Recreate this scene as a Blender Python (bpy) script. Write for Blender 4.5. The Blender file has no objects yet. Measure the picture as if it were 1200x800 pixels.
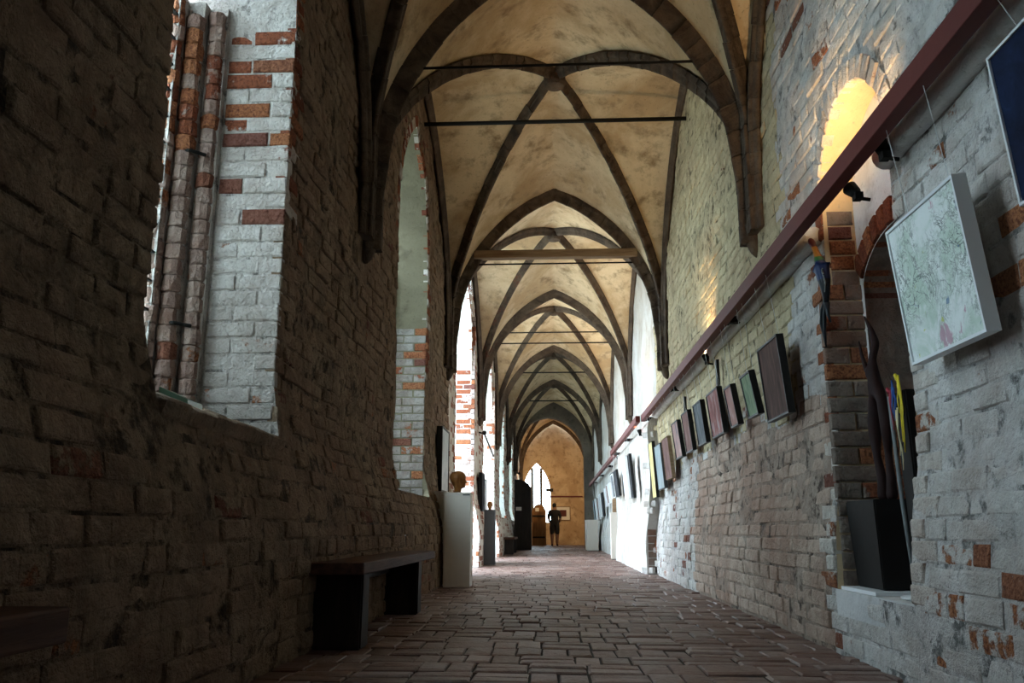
import bpy, bmesh, math, random
from mathutils import Vector, Matrix, noise
random.seed(7)
sc = bpy.context.scene
COL = sc.collection
PI = math.pi

# ------------------------------------------------------------------ camera, sky, exposure
CAMH = 0.65
F_PX, PITCH, YAW = 980.0, math.radians(12.71), math.radians(2.735)
cam_d = bpy.data.cameras.new('camera')
cam_d.sensor_width = 36.0
cam_d.lens = F_PX / 1200.0 * 36.0
cam_d.clip_start = 0.02
cam_d.clip_end = 500
cam = bpy.data.objects.new('camera', cam_d)
COL.objects.link(cam)
cam.location = (0, 0, CAMH)
cam.rotation_euler = (PI / 2 + PITCH, 0, YAW)
sc.camera = cam

sc.view_settings.view_transform = 'Standard'
sc.view_settings.look = 'None'
sc.view_settings.gamma = 1.0
sc.view_settings.use_curve_mapping = False
sc.view_settings.exposure = 0.25

SKY = 14.0
w = bpy.data.worlds.new('overcast_sky')
sc.world = w
w.use_nodes = True
bg = w.node_tree.nodes['Background']
bg.inputs[0].default_value = (0.70, 0.86, 1.0, 1)
bg.inputs[1].default_value = SKY
sc.cycles.max_bounces = 10
sc.cycles.diffuse_bounces = 7
sc.cycles.transparent_max_bounces = 12
sc.cycles.sample_clamp_indirect = 12.0

LAMP = 24.0            # watts of one rail uplight
WARM = (1.0, 0.66, 0.33)

# ------------------------------------------------------------------ the plan of the cloister walk
XC, HALF = 0.075, 1.575            # centre line and half span of the vault
BAY, Y0 = 5.4, 0.95                # bay length, first transverse arch
ARCHES = [Y0 + BAY * k for k in range(-1, 8)]     # -4.45 ... 38.75
ZS = 3.3                           # springing
def smooth(t):
    t = max(0.0, min(1.0, t)); return t * t * (3 - 2 * t)
def prof(u, rise):                 # pointed profile, u = 0 crown ... 1 springing
    a = HALF
    R = (a * a + rise * rise) / (2 * a)
    x = min(abs(u), 1.0) * a
    return ZS + math.sqrt(max(0.0, R * R - (x + R - a) ** 2))
def web_z(u, v):                   # vault soffit over one bay
    z = max(prof(u, 2.3), prof(v, 2.3))
    return z + 0.38 * (1 - v * v) * (1 - 0.5 * u * u)
def fbm(x, y, z, s, o=4):
    return noise.fractal(Vector((x * s, y * s, z * s)), 1.0, 2.0, o)
def S_left(y, z):
    x = -1.34 - 0.17 * smooth((z - 0.55) / 0.9)
    return x + 0.022 * fbm(3.1, y, z, 1.3) + 0.006 * fbm(9.1, y, z, 6)
def S_right(y, z):
    x = 1.55 + 0.09 * smooth((z - 0.3) / 0.9)
    if 13.05 < y < 19.4:
        x -= 0.15 * (1 - smooth((z - 2.25) / 0.25))
    return x + 0.02 * fbm(7.7, y, z, 1.3) + 0.006 * fbm(1.9, y, z, 6)

# ------------------------------------------------------------------ materials
def new_mat(name):
    m = bpy.data.materials.new(name); m.use_nodes = True
    nt = m.node_tree
    return m, nt, nt.nodes['Principled BSDF']
class G:                           # small node-graph helper
    def __init__(s, nt): s.nt = nt
    def n(s, t, **k):
        nd = s.nt.nodes.new(t)
        for a, b in k.items(): setattr(nd, a, b)
        return nd
    def lk(s, a, b): s.nt.links.new(a, b)
    def put(s, sock, v):
        if isinstance(v, bpy.types.NodeSocket): s.lk(v, sock)
        else: sock.default_value = v
    def noise(s, vec, scale, detail=6, rough=0.6, dist=0.0):
        nd = s.n('ShaderNodeTexNoise')
        s.lk(vec, nd.inputs['Vector'])
        nd.inputs['Scale'].default_value = scale; nd.inputs['Detail'].default_value = detail
        nd.inputs['Roughness'].default_value = rough; nd.inputs['Distortion'].default_value = dist
        return nd.outputs['Fac']
    def math(s, op, a, b=0.0, c=None):
        nd = s.n('ShaderNodeMath', operation=op)
        s.put(nd.inputs[0], a); s.put(nd.inputs[1], b)
        if c is not None: s.put(nd.inputs[2], c)
        return nd.outputs[0]
    def ramp(s, fac, stops, interp='LINEAR'):
        nd = s.n('ShaderNodeValToRGB'); cr = nd.color_ramp; cr.interpolation = interp
        while len(cr.elements) < len(stops): cr.elements.new(0.5)
        for e, (p, c) in zip(cr.elements, stops):
            e.position = p; e.color = (c[0], c[1], c[2], 1) if len(c) == 3 else c
        s.lk(fac, nd.inputs[0]); return nd.outputs[0]
    def mix(s, fac, a, b, mode='MIX'):
        nd = s.n('ShaderNodeMix', data_type='RGBA', blend_type=mode)
        s.put(nd.inputs[0], fac)
        for i, v in ((6, a), (7, b)):
            if isinstance(v, bpy.types.NodeSocket): s.lk(v, nd.inputs[i])
            else: nd.inputs[i].default_value = (v[0], v[1], v[2], 1)
        return nd.outputs[2]
    def smap(s, v, a, b):
        nd = s.n('ShaderNodeMapRange', interpolation_type='SMOOTHSTEP')
        s.lk(v, nd.inputs[0]); nd.inputs[1].default_value = a; nd.inputs[2].default_value = b
        return nd.outputs[0]
    def bump(s, h, strength, dist, nrm=None):
        nd = s.n('ShaderNodeBump'); nd.inputs['Strength'].default_value = strength
        nd.inputs['Distance'].default_value = dist; s.lk(h, nd.inputs['Height'])
        if nrm: s.lk(nrm, nd.inputs['Normal'])
        return nd.outputs[0]
    def pos(s): return s.n('ShaderNodeNewGeometry').outputs['Position']
    def rnd(s):
        g = s.n('ShaderNodeNewGeometry').outputs['Random Per Island']
        o = s.n('ShaderNodeObjectInfo').outputs['Random']
        return s.math('FRACT', s.math('ADD', g, o))

REDS = [(0.0, (0.10, 0.035, 0.022)), (0.35, (0.20, 0.060, 0.035)), (0.7, (0.30, 0.095, 0.045)), (0.92, (0.42, 0.17, 0.075)), (1.0, (0.16, 0.07, 0.06))]
def mat_wash(name, wash, dirty, T=0.9, thin=0.25, joints=False, zred=None, bare=REDS, bumpk=1.0, crack_shade=0.5, low=None):
    """brick (or its joints) under a worn limewash; T: how rarely a brick is bare, thin: how far the wash is worn through"""
    m, nt, b = new_mat(name); g = G(nt)
    p = g.pos()
    n1 = g.noise(p, 1.1, 6, 0.62); n2 = g.noise(p, 13.0, 7, 0.65); n3 = g.noise(p, 70.0, 4, 0.6)
    n4 = g.noise(p, 4.0, 6, 0.7, 0.6)
    r = g.rnd()
    red = g.ramp(r, bare); red = g.mix(g.smap(n3, 0.35, 0.75), red, tuple(c * 0.6 for c in bare[1][1]))
    wc = g.mix(g.smap(n4, 0.35, 0.66), wash, dirty)
    wc = g.mix(g.math('MULTIPLY', g.smap(n3, 0.55, 0.72), 0.55), wc, tuple(c * 0.5 for c in dirty))
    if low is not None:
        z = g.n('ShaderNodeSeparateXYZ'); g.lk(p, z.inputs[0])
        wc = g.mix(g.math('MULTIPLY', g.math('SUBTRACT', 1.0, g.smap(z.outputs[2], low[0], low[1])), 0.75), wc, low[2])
    wc = g.mix(g.math('MULTIPLY', g.smap(g.math('ADD', g.math('MULTIPLY', n1, 0.8), g.math('MULTIPLY', n2, 0.3)), 0.42, 0.72), thin), wc, (0.30, 0.15, 0.10))
    if joints:
        mask = g.smap(g.noise(p, 8.0, 6, 0.7), crack_shade - 0.06, crack_shade + 0.1)
        col = g.mix(mask, tuple(c * 0.28 for c in dirty), wc)  # noise darkens the joints in patches, painting the shade of recessed mortar
    else:
        v = g.math('ADD', r, g.math('MULTIPLY', g.math('SUBTRACT', n1, 0.5), 0.9))
        v = g.math('ADD', v, g.math('MULTIPLY', g.math('SUBTRACT', n2, 0.5), 0.55))
        if zred is not None:              # the wash has flaked off above this height
            z = g.n('ShaderNodeSeparateXYZ'); g.lk(p, z.inputs[0])
            v = g.math('ADD', v, g.math('MULTIPLY', g.smap(z.outputs[2], zred - 0.4, zred + 0.6), 0.42))
        mask = g.math('SUBTRACT', 1.0, g.smap(v, T - 0.03, T + 0.03))
        col = g.mix(mask, red, wc)
    g.lk(col, b.inputs['Base Color']); b.inputs['Roughness'].default_value = 0.92
    b.inputs['Specular IOR Level'].default_value = 0.2
    h = g.math('ADD', g.math('MULTIPLY', n2, 1.0), g.math('MULTIPLY', n3, 0.3))
    h = g.math('ADD', h, g.math('MULTIPLY', mask, 0.25)); h = g.math('ADD', h, g.math('MULTIPLY', n4, 1.2))
    g.lk(g.bump(h, 0.9 * bumpk, 0.035), b.inputs['Normal'])
    return m
def mat_plaster(name, a, b_, c, scale=1.0, bumpk=0.6, brick=None, rough=0.9, st=0.52):
    m, nt, b = new_mat(name); g = G(nt); p = g.pos()
    n1 = g.noise(p, 0.9 * scale, 8, 0.65, 0.4); n2 = g.noise(p, 3.4 * scale, 9, 0.66, 0.0); n3 = g.noise(p, 34.0, 5, 0.6)
    col = g.mix(g.smap(n1, 0.38, 0.62), a, b_)
    col = g.mix(g.smap(n2, st, st + 0.22), col, c)
    col = g.mix(g.math('MULTIPLY', g.smap(n3, 0.58, 0.75), 0.5), col, tuple(x * 0.45 for x in c))
    h = g.math('ADD', g.math('MULTIPLY', n2, 1.0), g.math('MULTIPLY', n3, 0.35))
    if brick:                       # far away: courses too small to build
        s_ = g.n('ShaderNodeSeparateXYZ'); g.lk(p, s_.inputs[0])
        c_ = g.n('ShaderNodeCombineXYZ'); g.lk(s_.outputs[1], c_.inputs[0]); g.lk(s_.outputs[2], c_.inputs[1])
        bt = g.n('ShaderNodeTexBrick'); g.lk(c_.outputs[0], bt.inputs['Vector'])
        bt.inputs['Scale'].default_value = 1.0; bt.inputs['Brick Width'].default_value = 0.28
        bt.inputs['Row Height'].default_value = 0.095; bt.inputs['Mortar Size'].default_value = 0.008
        bt.inputs['Color1'].default_value = (0, 0, 0, 1); bt.inputs['Color2'].default_value = (1, 1, 1, 1)
        bt.inputs['Mortar'].default_value = (0.5, 0.5, 0.5, 1)
        sel = g.smap(g.math('ADD', bt.outputs['Color'], g.math('MULTIPLY', n2, 0.9)), brick, brick + 0.12)
        sel = g.math('MULTIPLY', sel, g.math('SUBTRACT', 1.0, bt.outputs['Fac']))
        col = g.mix(sel, col, (0.24, 0.085, 0.05))
        h = g.math('SUBTRACT', h, g.math('MULTIPLY', bt.outputs['Fac'], 0.6))
    g.lk(col, b.inputs['Base Color']); b.inputs['Roughness'].default_value = rough
    b.inputs['Specular IOR Level'].default_value = 0.2
    g.lk(g.bump(h, bumpk, 0.03), b.inputs['Normal'])
    return m
def mat_plain(name, col, rough=0.6, metal=0.0, var=0.25, scale=18.0, bumpk=0.15):
    m, nt, b = new_mat(name); g = G(nt)
    tc = g.n('ShaderNodeTexCoord').outputs['Object']
    n = g.noise(tc, scale, 5, 0.6)
    g.lk(g.mix(n, tuple(c * (1 - var) for c in col), tuple(min(1, c * (1 + var)) for c in col)), b.inputs['Base Color'])
    b.inputs['Roughness'].default_value = rough; b.inputs['Metallic'].default_value = metal; b.inputs['Specular IOR Level'].default_value = 0.25
    if bumpk: g.lk(g.bump(n, bumpk, 0.01), b.inputs['Normal'])
    return m
def mat_wood(name, a, b_, rough=0.5, axis=1):
    m, nt, b = new_mat(name); g = G(nt)
    tc = g.n('ShaderNodeTexCoord').outputs['Object']
    mp = g.n('ShaderNodeMapping'); g.lk(tc, mp.inputs[0])
    sc_ = [14, 14, 14]; sc_[axis] = 1.2; mp.inputs['Scale'].default_value = sc_
    n = g.noise(mp.outputs[0], 2.0, 6, 0.65, 0.5)
    g.lk(g.mix(g.smap(n, 0.3, 0.7), a, b_), b.inputs['Base Color'])
    b.inputs['Roughness'].default_value = rough
    b.inputs['Specular IOR Level'].default_value = 0.15
    g.lk(g.bump(n, 0.4, 0.01), b.inputs['Normal'])
    return m
def mat_art(name, stops, scale, dist=2.0, stretch=(1, 1, 1), rough=0.55):
    m, nt, b = new_mat(name); g = G(nt)
    tc = g.n('ShaderNodeTexCoord').outputs['Object']
    mp = g.n('ShaderNodeMapping'); g.lk(tc, mp.inputs[0]); mp.inputs['Scale'].default_value = stretch
    n = g.noise(mp.outputs[0], scale, 8, 0.62, dist)
    n2 = g.noise(mp.outputs[0], scale * 3.1, 5, 0.6, 1.0)
    c = g.ramp(n, stops)
    c = g.mix(g.math('MULTIPLY', g.smap(n2, 0.6, 0.72), 0.5), c, tuple(x * 0.45 for x in stops[1][1]))
    g.lk(c, b.inputs['Base Color']); b.inputs['Roughness'].default_value = 0.8; b.inputs['Specular IOR Level'].default_value = 0.15
    return m

M = {}
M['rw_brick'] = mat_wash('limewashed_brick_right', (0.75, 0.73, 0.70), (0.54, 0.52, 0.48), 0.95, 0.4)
M['rw_joint'] = mat_wash('limewashed_joint_right', (0.72, 0.70, 0.68), (0.52, 0.50, 0.47), thin=0.3, joints=True, crack_shade=0.40)
M['rw_worn'] = mat_wash('worn_brick_right', (0.60, 0.47, 0.38), (0.44, 0.32, 0.25), 1.12, 0.6, bare=[(0.0, (.30, .14, .10)), (0.5, (.36, .20, .15)), (1.0, (.42, .26, .19))])
M['rw_worn_joint'] = mat_wash('worn_joint_right', (0.47, 0.38, 0.31), (0.33, 0.25, 0.20), thin=0.4, joints=True, crack_shade=0.41)
M['rw_upper'] = mat_wash('yellowed_brick_right', (0.68, 0.59, 0.38), (0.50, 0.41, 0.25), 1.08, 0.3)
M['rw_upper_joint'] = mat_wash('yellowed_joint_right', (0.62, 0.53, 0.34), (0.44, 0.36, 0.22), thin=0.2, joints=True, crack_shade=0.42)
M['rw_plaster'] = mat_plaster('right_wall_plaster', (0.72, 0.71, 0.70), (0.60, 0.59, 0.58), (0.46, 0.42, 0.38), scale=2)
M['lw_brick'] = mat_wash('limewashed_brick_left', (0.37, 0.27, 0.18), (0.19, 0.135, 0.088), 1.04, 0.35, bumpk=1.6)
M['lw_joint'] = mat_wash('limewashed_joint_left', (0.36, 0.265, 0.175), (0.19, 0.135, 0.088), thin=0.3, joints=True, bumpk=1.6, crack_shade=0.42)
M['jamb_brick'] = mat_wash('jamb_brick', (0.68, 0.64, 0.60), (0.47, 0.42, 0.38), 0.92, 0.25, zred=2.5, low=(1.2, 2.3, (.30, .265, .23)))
M['jamb_joint'] = mat_wash('jamb_joint', (0.66, 0.62, 0.58), (0.45, 0.40, 0.36), thin=0.15, joints=True, crack_shade=0.38, low=(1.2, 2.3, (.30, .265, .23)))
M['jamb_dull'] = mat_wash('dull_jamb_brick', (0.36, 0.335, 0.31), (0.22, 0.20, 0.18), 0.90, 0.3, zred=2.45)
M['jamb_red'] = mat_wash('mottled_red_jamb_brick', (0.46, 0.42, 0.40), (0.30, 0.25, 0.23), 0.55, 0.5)
M['ring_wash'] = mat_wash('washed_arch_brick', (0.74, 0.70, 0.64), (0.54, 0.48, 0.42), 0.82, 0.45)
M['red_brick'] = mat_wash('red_quoin_brick', (0.66, 0.62, 0.57), (0.45, 0.40, 0.35), 0.35, 0.3)
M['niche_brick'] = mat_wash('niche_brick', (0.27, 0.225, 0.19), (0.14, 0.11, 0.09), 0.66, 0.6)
M['roll_brick'] = mat_wash('moulded_frame_brick', (0.40, 0.30, 0.25), (0.26, 0.17, 0.14), 0.86, 0.85, zred=2.4)
M['plaster_far_right'] = mat_plaster('far_plaster_right', (0.60, 0.59, 0.57), (0.46, 0.42, 0.37), (0.36, 0.29, 0.23), brick=1.6)
M['plaster_far_left'] = mat_plaster('far_plaster_left', (0.66, 0.60, 0.52), (0.52, 0.44, 0.35), (0.40, 0.26, 0.19), brick=1.12)
M['reveal'] = mat_plaster('window_reveal_plaster', (0.70, 0.70, 0.66), (0.52, 0.52, 0.44), (0.36, 0.34, 0.28))
M['ochre'] = mat_plaster('ochre_limewash', (0.70, 0.56, 0.36), (0.62, 0.47, 0.29), (0.72, 0.66, 0.55))
M['white_plaster'] = mat_plaster('white_niche_plaster', (0.78, 0.76, 0.73), (0.66, 0.62, 0.58), (0.50, 0.44, 0.40))
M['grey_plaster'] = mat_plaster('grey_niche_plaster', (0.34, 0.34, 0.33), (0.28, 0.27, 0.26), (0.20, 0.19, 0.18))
M['vault'] = mat_plaster('aged_vault_plaster', (0.72, 0.57, 0.37), (0.50, 0.345, 0.19), (0.30, 0.205, 0.115), scale=1.0, bumpk=0.8, st=0.49)
M['rib'] = mat_wash('rib_brick', (0.13, 0.098, 0.070), (0.055, 0.040, 0.030), 1.08, 0.08, bare=[(0.0, (0.05, 0.03, 0.025)), (0.5, (0.10, 0.05, 0.035)), (1.0, (0.16, 0.07, 0.045))], bumpk=0.8)
M['rib_core'] = mat_plain('rib_mortar', (0.13, 0.10, 0.075), 0.95)
M['floor_brick'] = None
M['end_wall'] = mat_plaster('end_wall_plaster', (0.62, 0.47, 0.30), (0.46, 0.32, 0.19), (0.30, 0.19, 0.105), scale=1.3, bumpk=1.0, st=0.50)
M['dark_plaster'] = mat_plaster('dark_brown_plaster', (0.16, 0.13, 0.10), (0.10, 0.08, 0.065), (0.06, 0.05, 0.04))  # dark brown plaster for the partition front and the end mullions
M['green_plaster'] = mat_plaster('greenish_plaster', (0.20, 0.175, 0.115), (0.15, 0.13, 0.085), (0.10, 0.085, 0.055))
M['rail'] = mat_plain('oxide_red_paint', (0.125, 0.026, 0.022), 0.6, var=0.12)
M['black_iron'] = mat_plain('black_iron', (0.010, 0.009, 0.008), 0.8, 0.0)
M['wire'] = mat_plain('nylon_line', (0.75, 0.75, 0.74), 0.3)
M['beam'] = mat_wood('weathered_timber', (0.20, 0.125, 0.07), (0.34, 0.23, 0.14), 0.8, axis=0)
M['bench'] = mat_wood('dark_bench_wood', (0.050, 0.022, 0.016), (0.11, 0.052, 0.036), 0.62, axis=1)
M['bench_dark'] = mat_wood('blackened_oak', (0.012, 0.009, 0.008), (0.03, 0.022, 0.018), 0.6, axis=2)
M['white_paint'] = mat_plain('white_pedestal_paint', (0.64, 0.58, 0.51), 0.6, var=0.05, bumpk=0)
M['grey_paint'] = mat_plain('dark_grey_paint', (0.07, 0.07, 0.072), 0.6, var=0.1, bumpk=0)
M['carved_wood'] = mat_wood('carved_wood', (0.17, 0.060, 0.014), (0.30, 0.125, 0.034), 0.42, axis=2)
M['black_frame'] = mat_plain('black_frame', (0.012, 0.012, 0.012), 0.45, var=0.1)
M['white_frame'] = mat_plain('white_frame', (0.80, 0.81, 0.82), 0.5, var=0.03, bumpk=0)
M['plinth'] = mat_plain('black_brown_plinth', (0.009, 0.007, 0.006), 0.7)
M['sheet'] = mat_plain('white_board', (0.85, 0.86, 0.88), 0.4, var=0.03, bumpk=0)
M['lead'] = mat_plain('lead_came', (0.03, 0.03, 0.03), 0.6)
M['paper'] = mat_plain('paper', (0.75, 0.72, 0.66), 0.8, var=0.05, bumpk=0)
M['gravel'] = mat_plain('courtyard_gravel', (0.42, 0.42, 0.36), 0.95, scale=3)
# floor brick
m, nt, b = new_mat('worn_floor_brick'); g = G(nt); p = g.pos(); r = g.rnd()
n1 = g.noise(p, 2.5, 6); n2 = g.noise(p, 22, 6, 0.65); n3 = g.noise(p, 90, 3)
c = g.ramp(r, [(0.0, (0.11, 0.052, 0.038)), (0.4, (0.165, 0.085, 0.066)), (0.75, (0.215, 0.125, 0.102)), (1.0, (0.28, 0.19, 0.16))])
c = g.mix(g.math('MULTIPLY', g.smap(n1, 0.4, 0.7), 0.45), c, (0.26, 0.22, 0.20))
c = g.mix(g.math('MULTIPLY', g.smap(n2, 0.5, 0.75), 0.5), c, (0.09, 0.055, 0.045))
g.lk(c, b.inputs['Base Color'])
g.lk(g.math('ADD', g.math('MULTIPLY', n2, 0.3), 0.30), b.inputs['Roughness'])
h = g.math('ADD', n2, g.math('MULTIPLY', n3, 0.3)); h = g.math('ADD', h, g.math('MULTIPLY', n1, 1.5))
g.lk(g.bump(h, 0.6, 0.02), b.inputs['Normal']); M['floor_brick'] = m
M['floor_joint'] = mat_plain('floor_joint_sand', (0.045, 0.036, 0.03), 0.95)
# window glass: old clear panes, tint added to cut daylight in the glazed bays
def mat_glass(name, tint):
    m, nt, b = new_mat(name); g = G(nt); nt.nodes.remove(b)
    out = nt.nodes['Material Output']
    t = g.n('ShaderNodeBsdfTransparent'); t.inputs[0].default_value = tint
    gl = g.n('ShaderNodeBsdfGlossy'); gl.inputs['Roughness'].default_value = 0.05
    mx = g.n('ShaderNodeMixShader'); mx.inputs[0].default_value = 0.06
    g.lk(t.outputs[0], mx.inputs[1]); g.lk(gl.outputs[0], mx.inputs[2]); g.lk(mx.outputs[0], out.inputs[0])
    return m
M['glass'] = mat_glass('old_glass', (0.60, 0.66, 0.65, 1))

# ------------------------------------------------------------------ mesh helpers
class MB:
    def __init__(s): s.v = []; s.f = []; s.mi = []
    def quad(s, a, b, c, d, mi=0):
        n = len(s.v); s.v += [a, b, c, d]; s.f.append((n, n + 1, n + 2, n + 3)); s.mi.append(mi)
    def box(s, x0, x1, y0, y1, z0, z1, mi=0):
        n = len(s.v)
        s.v += [(x, y, z) for x in (x0, x1) for y in (y0, y1) for z in (z0, z1)]
        for q in ((0, 1, 3, 2), (4, 6, 7, 5), (0, 4, 5, 1), (2, 3, 7, 6), (0, 2, 6, 4), (1, 5, 7, 3)):
            s.f.append(tuple(n + i for i in q)); s.mi.append(mi)
    def bbox(s, c, dx, dy, dz, ch):       # chamfered box given centre and sizes
        bm = bmesh.new(); bmesh.ops.create_cube(bm, size=1)
        for q in bm.verts: q.co = Vector((q.co.x * dx + c[0], q.co.y * dy + c[1], q.co.z * dz + c[2]))
        bmesh.ops.bevel(bm, geom=bm.edges[:], offset=ch, segments=2, profile=0.5, affect='EDGES')
        s.add_bm(bm)
    def add_bm(s, bm, mi=0):
        n = len(s.v); bm.verts.index_update()
        s.v += [tuple(q.co) for q in bm.verts]
        for f in bm.faces: s.f.append(tuple(n + q.index for q in f.verts)); s.mi.append(mi)
        bm.free()
    def tube(s, pts, rad, seg=8, cap=True):
        pts = [Vector(p) for p in pts]; n0 = len(s.v); k = len(pts)
        rads = rad if isinstance(rad, (list, tuple)) else [rad] * k
        up = None
        for i, p in enumerate(pts):
            t = (pts[min(i + 1, k - 1)] - pts[max(i - 1, 0)]).normalized()
            if up is None: up = t.orthogonal().normalized()
            up = (up - t * up.dot(t)).normalized(); sd = t.cross(up)
            for j in range(seg):
                a = 2 * PI * j / seg
                s.v.append(tuple(p + (up * math.cos(a) + sd * math.sin(a)) * rads[i]))
        for i in range(k - 1):
            for j in range(seg):
                a = n0 + i * seg + j; b_ = n0 + i * seg + (j + 1) % seg
                s.f.append((a, b_, b_ + seg, a + seg)); s.mi.append(0)
        if cap:
            s.f.append(tuple(n0 + j for j in range(seg))[::-1]); s.f.append(tuple(n0 + (k - 1) * seg + j for j in range(seg))); s.mi += [0, 0]
    def lathe(s, c, prof_, seg=20, ax='z', a0=0.0, a1=2 * PI):
        n0 = len(s.v); full = abs(a1 - a0 - 2 * PI) < 1e-6; k = seg if full else seg + 1
        for (r_, h_) in prof_:
            for j in range(k):
                a = a0 + (a1 - a0) * j / seg
                s.v.append((c[0] + r_ * math.cos(a), c[1] + r_ * math.sin(a), c[2] + h_))
        for i in range(len(prof_) - 1):
            for j in range(seg):
                j2 = (j + 1) % k
                s.f.append((n0 + i * k + j, n0 + i * k + j2, n0 + (i + 1) * k + j2, n0 + (i + 1) * k + j)); s.mi.append(0)
        s.f.append(tuple(n0 + j for j in range(k))[::-1]); s.f.append(tuple(n0 + (len(prof_) - 1) * k + j for j in range(k))); s.mi += [0, 0]
    def mesh(s, name):
        me = bpy.data.meshes.new(name); me.from_pydata(s.v, [], s.f); me.update()
        if any(s.mi): me.polygons.foreach_set('material_index', s.mi)
        return me
    def build(s, name, mats, parent=None, smooth_=False):
        me = s.mesh(name)
        return link(name, me, mats, parent, smooth_)
def link(name, me, mats=None, parent=None, smooth_=False):
    if mats is not None and not me.materials:
        for m_ in (mats if isinstance(mats, (list, tuple)) else [mats]): me.materials.append(M[m_] if isinstance(m_, str) else m_)
    if smooth_: me.polygons.foreach_set('use_smooth', [True] * len(me.polygons))
    o = bpy.data.objects.new(name, me); COL.objects.link(o)
    if parent: o.parent = parent; o.matrix_parent_inverse = parent.matrix_basis.inverted()
    return o
def empty(name, loc=(0, 0, 0)):
    o = bpy.data.objects.new(name, None); o.empty_display_size = 0.1; COL.objects.link(o); o.location = loc
    return o
def tag(o, label, cat, group=None):
    o['label'] = label; o['category'] = cat
    if group: o['group'] = group
    return o
def struct(o, label=None, cat=None):
    o['kind'] = 'structure'
    if label: o['label'] = label
    if cat: o['category'] = cat
    return o
def skin(verts, edges, radii, levels=1):
    me = bpy.data.meshes.new('skin_tmp'); me.from_pydata(verts, edges, []); me.update()
    o = bpy.data.objects.new('skin_tmp', me); COL.objects.link(o)
    md = o.modifiers.new('skin', 'SKIN'); md.use_smooth_shade = True
    for i, r_ in enumerate(radii):
        sv = me.skin_vertices[0].data[i]; sv.radius = (r_, r_) if not isinstance(r_, tuple) else r_; sv.use_root = (i == 0)
    sd = o.modifiers.new('sub', 'SUBSURF'); sd.levels = levels; sd.render_levels = levels
    dg = bpy.context.evaluated_depsgraph_get(); dg.update()
    out = bpy.data.meshes.new_from_object(o.evaluated_get(dg))
    bpy.data.objects.remove(o); bpy.data.meshes.remove(me)
    return out

# ---- picture size of a point, only to choose which 300 bricks are objects of their own
_ct, _st, _cp, _sp = math.cos(PITCH), math.sin(PITCH), math.cos(YAW), math.sin(YAW)
_F = Vector((-_sp * _ct, _cp * _ct, _st)); _R = Vector((_cp, _sp, 0)); _U = _R.cross(_F)
def pix(p):
    q = Vector(p) - Vector((0, 0, CAMH)); d = q.dot(_F)
    if d < 0.05: return None
    return 600 + F_PX * q.dot(_R) / d, 400 - F_PX * q.dot(_U) / d
def area(pts):
    q = [pix(p) for p in pts]
    if any(a is None for a in q): return 0
    if not any(-20 < a[0] < 1220 and -20 < a[1] < 820 for a in q): return 0
    return abs(sum(q[i][0] * q[(i + 1) % len(q)][1] - q[(i + 1) % len(q)][0] * q[i][1] for i in range(len(q)))) / 2

# ---- bricks: unit block, x along, y up the face, z outwards (front at z = 0, body behind)
BV = []
for k in range(7):
    rs = random.Random(100 + k)
    j = lambda s_: rs.uniform(-s_, s_)
    ins_x, ins_y = 0.035, 0.09
    fr = [(-.5 + ins_x + j(.02), -.5 + ins_y + j(.05), j(.06)), (.5 - ins_x + j(.02), -.5 + ins_y + j(.05), j(.06)),
          (.5 - ins_x + j(.02), .5 - ins_y + j(.05), j(.06)), (-.5 + ins_x + j(.02), .5 - ins_y + j(.05), j(.06))]
    md = [(-.5 + j(.012), -.5 + j(.03), -.12), (.5 + j(.012), -.5 + j(.03), -.12), (.5 + j(.012), .5 + j(.03), -.12), (-.5 + j(.012), .5 + j(.03), -.12)]
    bk = [(a, b_, -1.0) for a, b_, _ in md]
    ctr = [(j(.1), j(.1), 0.05 + j(.05))]
    BV.append(fr + md + bk + ctr)
BF = [(0, 1, 12), (1, 2, 12), (2, 3, 12), (3, 0, 12)]
for i in range(4):
    k = (i + 1) % 4
    BF += [(4 + i, 4 + k, k, i), (8 + i, 8 + k, 4 + k, 4 + i)]
BF.append((11, 10, 9, 8))
_bmesh = {}
def brick_mesh(var, mat):
    key = (var, mat)
    if key not in _bmesh:
        me = bpy.data.meshes.new('brick'); me.from_pydata(BV[var], [], BF); me.update(); me.materials.append(M[mat]); _bmesh[key] = me
    return _bmesh[key]
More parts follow.
